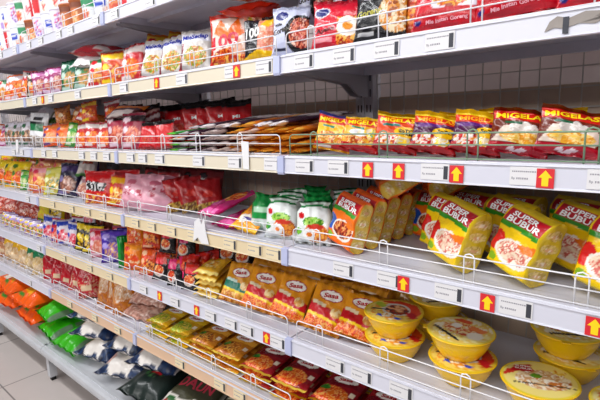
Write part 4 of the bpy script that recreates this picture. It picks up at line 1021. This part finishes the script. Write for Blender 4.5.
for x in (-1.78, -1.93, -2.08): put('pinkorange', x, .16, 'D', 22, 8, dz=.06, row='upper layer')
put('greensmall', -2.18, .05, 'D', 20, 8)
for x in (-2.30, -2.45, -2.60, -2.75): put('yellownoodle', x, .06, 'D', 20, 10)
for x in (-2.2, -2.35, -2.5, -2.65, -2.85): put('yellownoodle', x, .16, 'D', 22, 12, dz=.06, row='upper layer')
for x in (-1.9, -2.1, -2.3, -2.6, -2.9, -3.2): put('darkclutter', x, .29, 'D', 25, 8, row='back row')
# ---- fifth shelf
put_bowl('spicy', .288, .093, 0, -20, 'lower bowl of the leftmost stack of yellow bowls')
put_bowl('spicy', .281, .100, 1, -32, 'upper bowl of the leftmost stack, with orange lid', -20)
put_bowl('spicy', .470, .090, 0, -35, 'lower bowl of the centre stack of yellow bowls', 200)
put_bowl('pale', .463, .094, 1, -15, 'upper bowl of the centre stack, with pale patterned lid', 215)
put_bowl('porridge', .637, .092, 0, 24, 'single front bowl with red lettered lid at bottom right', -70)
put_bowl('pale', .663, .258, 0, 10, 'lower bowl of the right rear stack of yellow bowls')
put_bowl('pale', .655, .252, 1, 40, 'upper bowl of the right rear stack, under the fourth shelf rail', -120)
put_bowl('pale', .335, .265, 0, 0, 'lower bowl of the rear stack behind the leftmost bowls')
put_bowl('pale', .33, .262, 1, 60, 'upper bowl of the rear stack behind the leftmost bowls')
put_bowl('pale', .805, .10, 0, 50, 'yellow bowl cut off at the right edge of the photo', 180)
put('pouch_teal', -.315, .05, 'E', 32, 34, 12, label='golden seasoning pouch with teal patch, left end of the front pouches')
put('pouch_red', -.205, .052, 'E', 30, 36, 14, label='orange seasoning pouch with white oval, second of the front pouches')
put('pouch_red', -.075, .052, 'E', 30, 38, 16, label='orange seasoning pouch with white oval left of the shelf joint')
put('pouch_red', .065, .052, 'E', 30, 38, 16, label='orange seasoning pouch with white oval right of the shelf joint')
put('pouch_red', .165, .07, 'E', 28, 48, 16, label='orange seasoning pouch slumped against the leftmost bowls')
for j, y in enumerate((.118, .178, .236)):
    for x in (-.30, -.19, -.06, .06, .15):
        if j == 2 and x > .1: continue
        put('pouch_gold', x + .015 * j, y, 'E', 30, 37 - j * 3, 9 + 3 * ((j * 3 + int(x * 10)) % 2), row=['second row', 'third row', 'fourth row'][j], desc='golden seasoning pouch')
for x in (-.33, -.22, -.11, .0, .12, .21): put('pouch_gold', x, .315, 'E', 30, 26, 8, row='back row', desc='golden seasoning pouch')
for k in range(5):
    put('pouch_yellow', -.455 + .006 * (k % 3), .024 + .004 * (k % 2), 'E', 16 + 6 * (k % 3), 82, 0, dz=.021 * k, row=['bottom layer', 'second layer', 'third layer', 'fourth layer', 'top layer'][k])
for k, x in enumerate((-.50, -.41)):
    put('pouch_yellow', x, .17, 'E', 30, 50, 0, row='behind the pile')
for k in range(7):
    put('redround', -.60 + .012 * k, .085 + k * .046, 'E', 35, 0, 0, dz=.055, row='upper row')
    put('redround', -.59 + .012 * k, .085 + k * .046, 'E', 35, 0, 0, row='lower row')
put('blackbowl', -.755, .05, 'E', 22, 8, scale=.72); put('pinkbowl', -.65, .05, 'E', 25, 10, scale=.72); put('blackbowl', -.555, .05, 'E', 25, 14, 6, scale=.66)
put('blackbowl', -.745, .085, 'E', 24, 6, dz=.108, row='upper layer', scale=.66); put('pinkbowl', -.625, .09, 'E', 30, 10, dz=.104, row='upper layer', scale=.66)
for x in (-.50, -.41): put('blackbowl', x, .20, 'E', 30, 8, dz=.08, row='upper layer', scale=.75)
for x in (-.70, -.58, -.47, -.38): put('blackbowl', x, .33, 'E', 30, 6, row='back row')
put('orangebag', -.98, .055, 'E', 20, 8, scale=.8); put('orangered2', -.86, .055, 'E', 22, 9, scale=.82)
put('orangebag', -.975, .075, 'E', 20, 5, dz=.112, row='on top', scale=.72); put('orangered2', -.855, .08, 'E', 24, 6, dz=.108, row='on top', scale=.78)
for x in (-.95, -.82): put('orangered2', x, .22, 'E', 24, 8, row='second row')
put('greenedge', -1.052, .05, 'E', 62, 6, 2, scale=.85, label='narrow green packet turned edge-on beside the orange bags on the fifth shelf')
put('violet', -1.16, .045, 'E', 24, 12); put('violet', -1.14, .14, 'E', 20, 6, row='second row')
put('redpink', -1.30, .06, 'E', 20, 9); put('redpink', -1.27, .15, 'E', 20, 6, row='second row')
for x in (-1.40, -1.48): put('yellowdark', x, .06, 'E', 34, 10)
for x in (-1.08, -1.2, -1.32, -1.42): put('yellowdark', x, .24, 'E', 28, 10, dz=.03, row='back row')
put('bluewhite', -1.57, .055, 'E', 20, 9); put('bluewhite', -1.69, .055, 'E', 20, 9); put('redblue', -1.80, .055, 'E', 20, 9); put('redblue', -1.755, .15, 'E', 20, 7, row='second row')
put('bluewhite', -1.62, .16, 'E', 24, 10, dz=.085, row='on top')
put('bluewhite', -1.90, .055, 'E', 20, 9)
for x in (-2.0, -2.09, -2.18, -2.27, -2.36, -2.45, -2.54, -2.63): put('smallmix', x, .05, 'E', 20, 10)
put('yellowsnack', -2.02, .15, 'E', 24, 8, dz=.05, row='second row'); put('greenyellow', -2.2, .14, 'E', 22, 8, dz=.05, row='second row'); put('yellowsnack', -1.90, .22, 'E', 24, 8, row='second row')
for x in (-2.33, -2.47, -2.61, -2.75, -2.9): put('redbundle', x, .14, 'E', 22, 8, dz=.035, row='second row')
for x in (-1.55, -1.7, -1.85, -2.1, -2.3, -2.6, -2.9): put('darkclutter', x, .32, 'E', 25, 8, row='back row')
# ---- sixth shelf
for x in (-2.22, -2.10): put('bag_green', x, .06, 'F', 22, 8)
for x in (-2.36, -2.49, -2.62): put('bag_yellow', x, .06, 'F', 22, 8)
put('bag_redbrown', -2.32, .17, 'F', 24, 8, row='second row'); put('bag_redbrown', -2.75, .06, 'F', 22, 8)
for x in (-2.5, -2.66, -2.85, -3.05): put('bag_red', x, .18, 'F', 24, 8, row='second row')
for x in (-1.97, -1.85, -1.73): put('bag_redbody', x, .06, 'F', 24, 8)
for x in (-1.58, -1.46): put('bag_red', x, .06, 'F', 22, 9)
for x in (-1.55, -1.72, -1.9, -2.08): put('bag_red', x, .18, 'F', 24, 8, row='second row')
for x in (-1.31, -1.21, -1.12): put('pasta', x, .07, 'F', 28, 10)
for x in (-1.3, -1.2, -1.1): put('pasta', x, .19, 'F', 28, 8, row='second row')
put('clearpasta', -1.02, .06, 'F', 20, 55, 0); put('clearpasta', -1.0, .10, 'F', 10, 50, 0, dz=.055, row='on top')
def flatrow(key, x, n, dx=0, yaw=6, tilt=86):
    for k in range(n):
        put(key, x + dx * k + .004 * ((k * 7) % 3 - 1), .024 + .006 * (k % 2), 'F', yaw + 2 * ((k * 5) % 3 - 1), tilt, 0, dz=.026 * k, row=['bottom layer', 'second layer', 'third layer', 'top layer'][k])
flatrow('flat_yellow', -.80, 3); flatrow('flat_yellow', -.652, 3); flatrow('flat_gold', -.502, 3); flatrow('flat_gold', -.355, 3)
flatrow('flat_red', -.205, 3); flatrow('flat_red', -.055, 3); flatrow('flat_red', .10, 3); flatrow('flat_red', .25, 3); flatrow('flat_gold', .40, 3)
for x in (-.78, -.63, -.48, -.33, -.18, -.03, .12, .27):
    put('flat_yellow' if x < -.55 else 'flat_gold' if x < -.25 else 'flat_red', x, .235, 'F', 8, 74, 0, dz=.012, row='behind')
    put('flat_yellow' if x < -.55 else 'flat_gold' if x < -.25 else 'flat_red', x, .235, 'F', 8, 74, 0, dz=.048, row='on top')
# ---- bottom deck
def sk(key, X, Y, yaw, lean, roll, dz, label): put(key, X, Y, 'G', yaw, lean, roll, dz=dz, label=label, group='sacks on the bottom deck', scale=1.12 if key == 'sack_orange' else 1.05 if key == 'sack_green' else 1.0)
sk('sack_orange', -2.13, -.07, -4, 88, 0, 0, 'orange sack at the right end of the orange pile, lowest')
sk('sack_orange', -2.14, -.06, 2, 87, 3, .10, 'orange sack lying on the rightmost orange one')
sk('sack_orange', -2.50, -.06, 3, 88, 0, 0, 'orange sack left of the rightmost orange pile, lowest')
sk('sack_orange', -2.50, -.05, -5, 87, 3, .10, 'topmost orange sack at the left edge of the photo')
sk('sack_orange', -2.9, -.04, 0, 88, 0, 0, 'orange sack farthest along the deck')
sk('sack_green', -1.86, -.055, -5, 88, 0, 0, 'bright green sack beside the orange sacks, lower one')
sk('sack_green', -1.88, -.04, -8, 86, 0, .085, 'bright green sack on top beside the orange sacks')
sk('sack_green', -1.60, -.065, 2, 86, 0, 0, 'bright green sack over the deck leg, next to empty deck')
sk('sack_navy', -1.33, -.03, 12, 88, 0, 0, 'white and navy sack at the bottom left of the navy pile')
sk('sack_navy', -1.38, .0, 22, 88, 0, .09, 'white and navy sack in the middle of the left navy pile')
sk('sack_navy', -1.42, .0, 18, 89, 3, .165, 'topmost white and navy sack of the left navy pile')
sk('sack_navy', -1.07, -.07, 20, 86, -3, 0, 'white and navy sack in front at the lower centre')
sk('sack_navy', -1.08, .02, 14, 87, 4, .10, 'white and navy sack on top, under the shelf joint')
sk('sack_darkrice', -.86, -.078, 10, 84, 0, 0, 'dark green printed sack at the bottom edge of the photo')
sk('sack_navy', -.84, .06, 14, 88, 0, .105, 'white and navy sack at the back above the dark green printed one')
sk('sack_rice', -.60, -.02, 14, 82, 0, 0, 'olive and white rice sack with red lettering, left one')
sk('sack_rice', -.34, -.03, 12, 84, 0, 0, 'olive and white rice sack with red lettering, right one')
finish_labels()

# ------------------------------------------------------------------ light: fluorescent rows over the aisle, plus two added fill strips
def area(name, loc, sx, sy, power, rot=(0, 0, 0), color=(1, 1, 1)):
    l = bpy.data.lights.new(name, 'AREA'); l.shape = 'RECTANGLE'; l.size = sx; l.size_y = sy; l.energy = power; l.color = color
    o = bpy.data.objects.new(name, l); COL.objects.link(o); o.location = loc; o.rotation_euler = rot
    return o
area('ceiling_tube_or_fill_light', (-2.2, -1.0, 2.95), 4.6, 0.16, 100, (math.radians(18), 0, 0), (0.97, 0.98, 1.0))
area('ceiling_tube_or_fill_light', (1.2, -1.3, 2.95), 2.6, 0.16, 58, (math.radians(18), 0, 0), (0.97, 0.98, 1.0))
area('ceiling_tube_or_fill_light', (-1.0, -3.0, 2.9), 6.0, 0.3, 55, (math.radians(35), 0, 0), (1.0, 0.98, 0.97))
area('ceiling_tube_or_fill_light', (-1.0, -5.2, 2.8), 9.0, 0.4, 230, (math.radians(62), 0, 0), (1.0, 0.985, 0.97))  # added low-angle fill so light reaches packs deep on the shelves
area('ceiling_tube_or_fill_light', (-1.5, 0.53, 2.95), 5.0, 0.1, 110, (0, 0, 0), (1.0, 0.95, 0.95))  # added fill strip behind the shelving, brightens the back wall
w = bpy.data.worlds.new('store_ambient'); SC.world = w; w.use_nodes = True
bg = w.node_tree.nodes['Background']; bg.inputs['Color'].default_value = (0.93, 0.94, 1.0, 1); bg.inputs['Strength'].default_value = 0.17

# ------------------------------------------------------------------ camera
cam = bpy.data.cameras.new('camera'); co = bpy.data.objects.new('camera', cam); COL.objects.link(co)
cam.sensor_width = 36; cam.lens = 458.3 / 600 * 36; cam.clip_start = 0.02
r = Vector((0.75616375, 0.6535091, -0.03379699)); u = Vector((-0.08437912, 0.14858914, 0.98529256)); f = Vector((-0.64891952, 0.74219076, -0.16750024))
co.matrix_world = Matrix(((r.x, u.x, -f.x, 0.85414), (r.y, u.y, -f.y, -0.91585), (r.z, u.z, -f.z, 1.37557), (0, 0, 0, 1)))
SC.camera = co
SC.view_settings.view_transform = 'Standard'; SC.view_settings.look = 'None'; SC.view_settings.gamma = 1.0
SC.view_settings.use_curve_mapping = False; SC.view_settings.exposure = -0.80
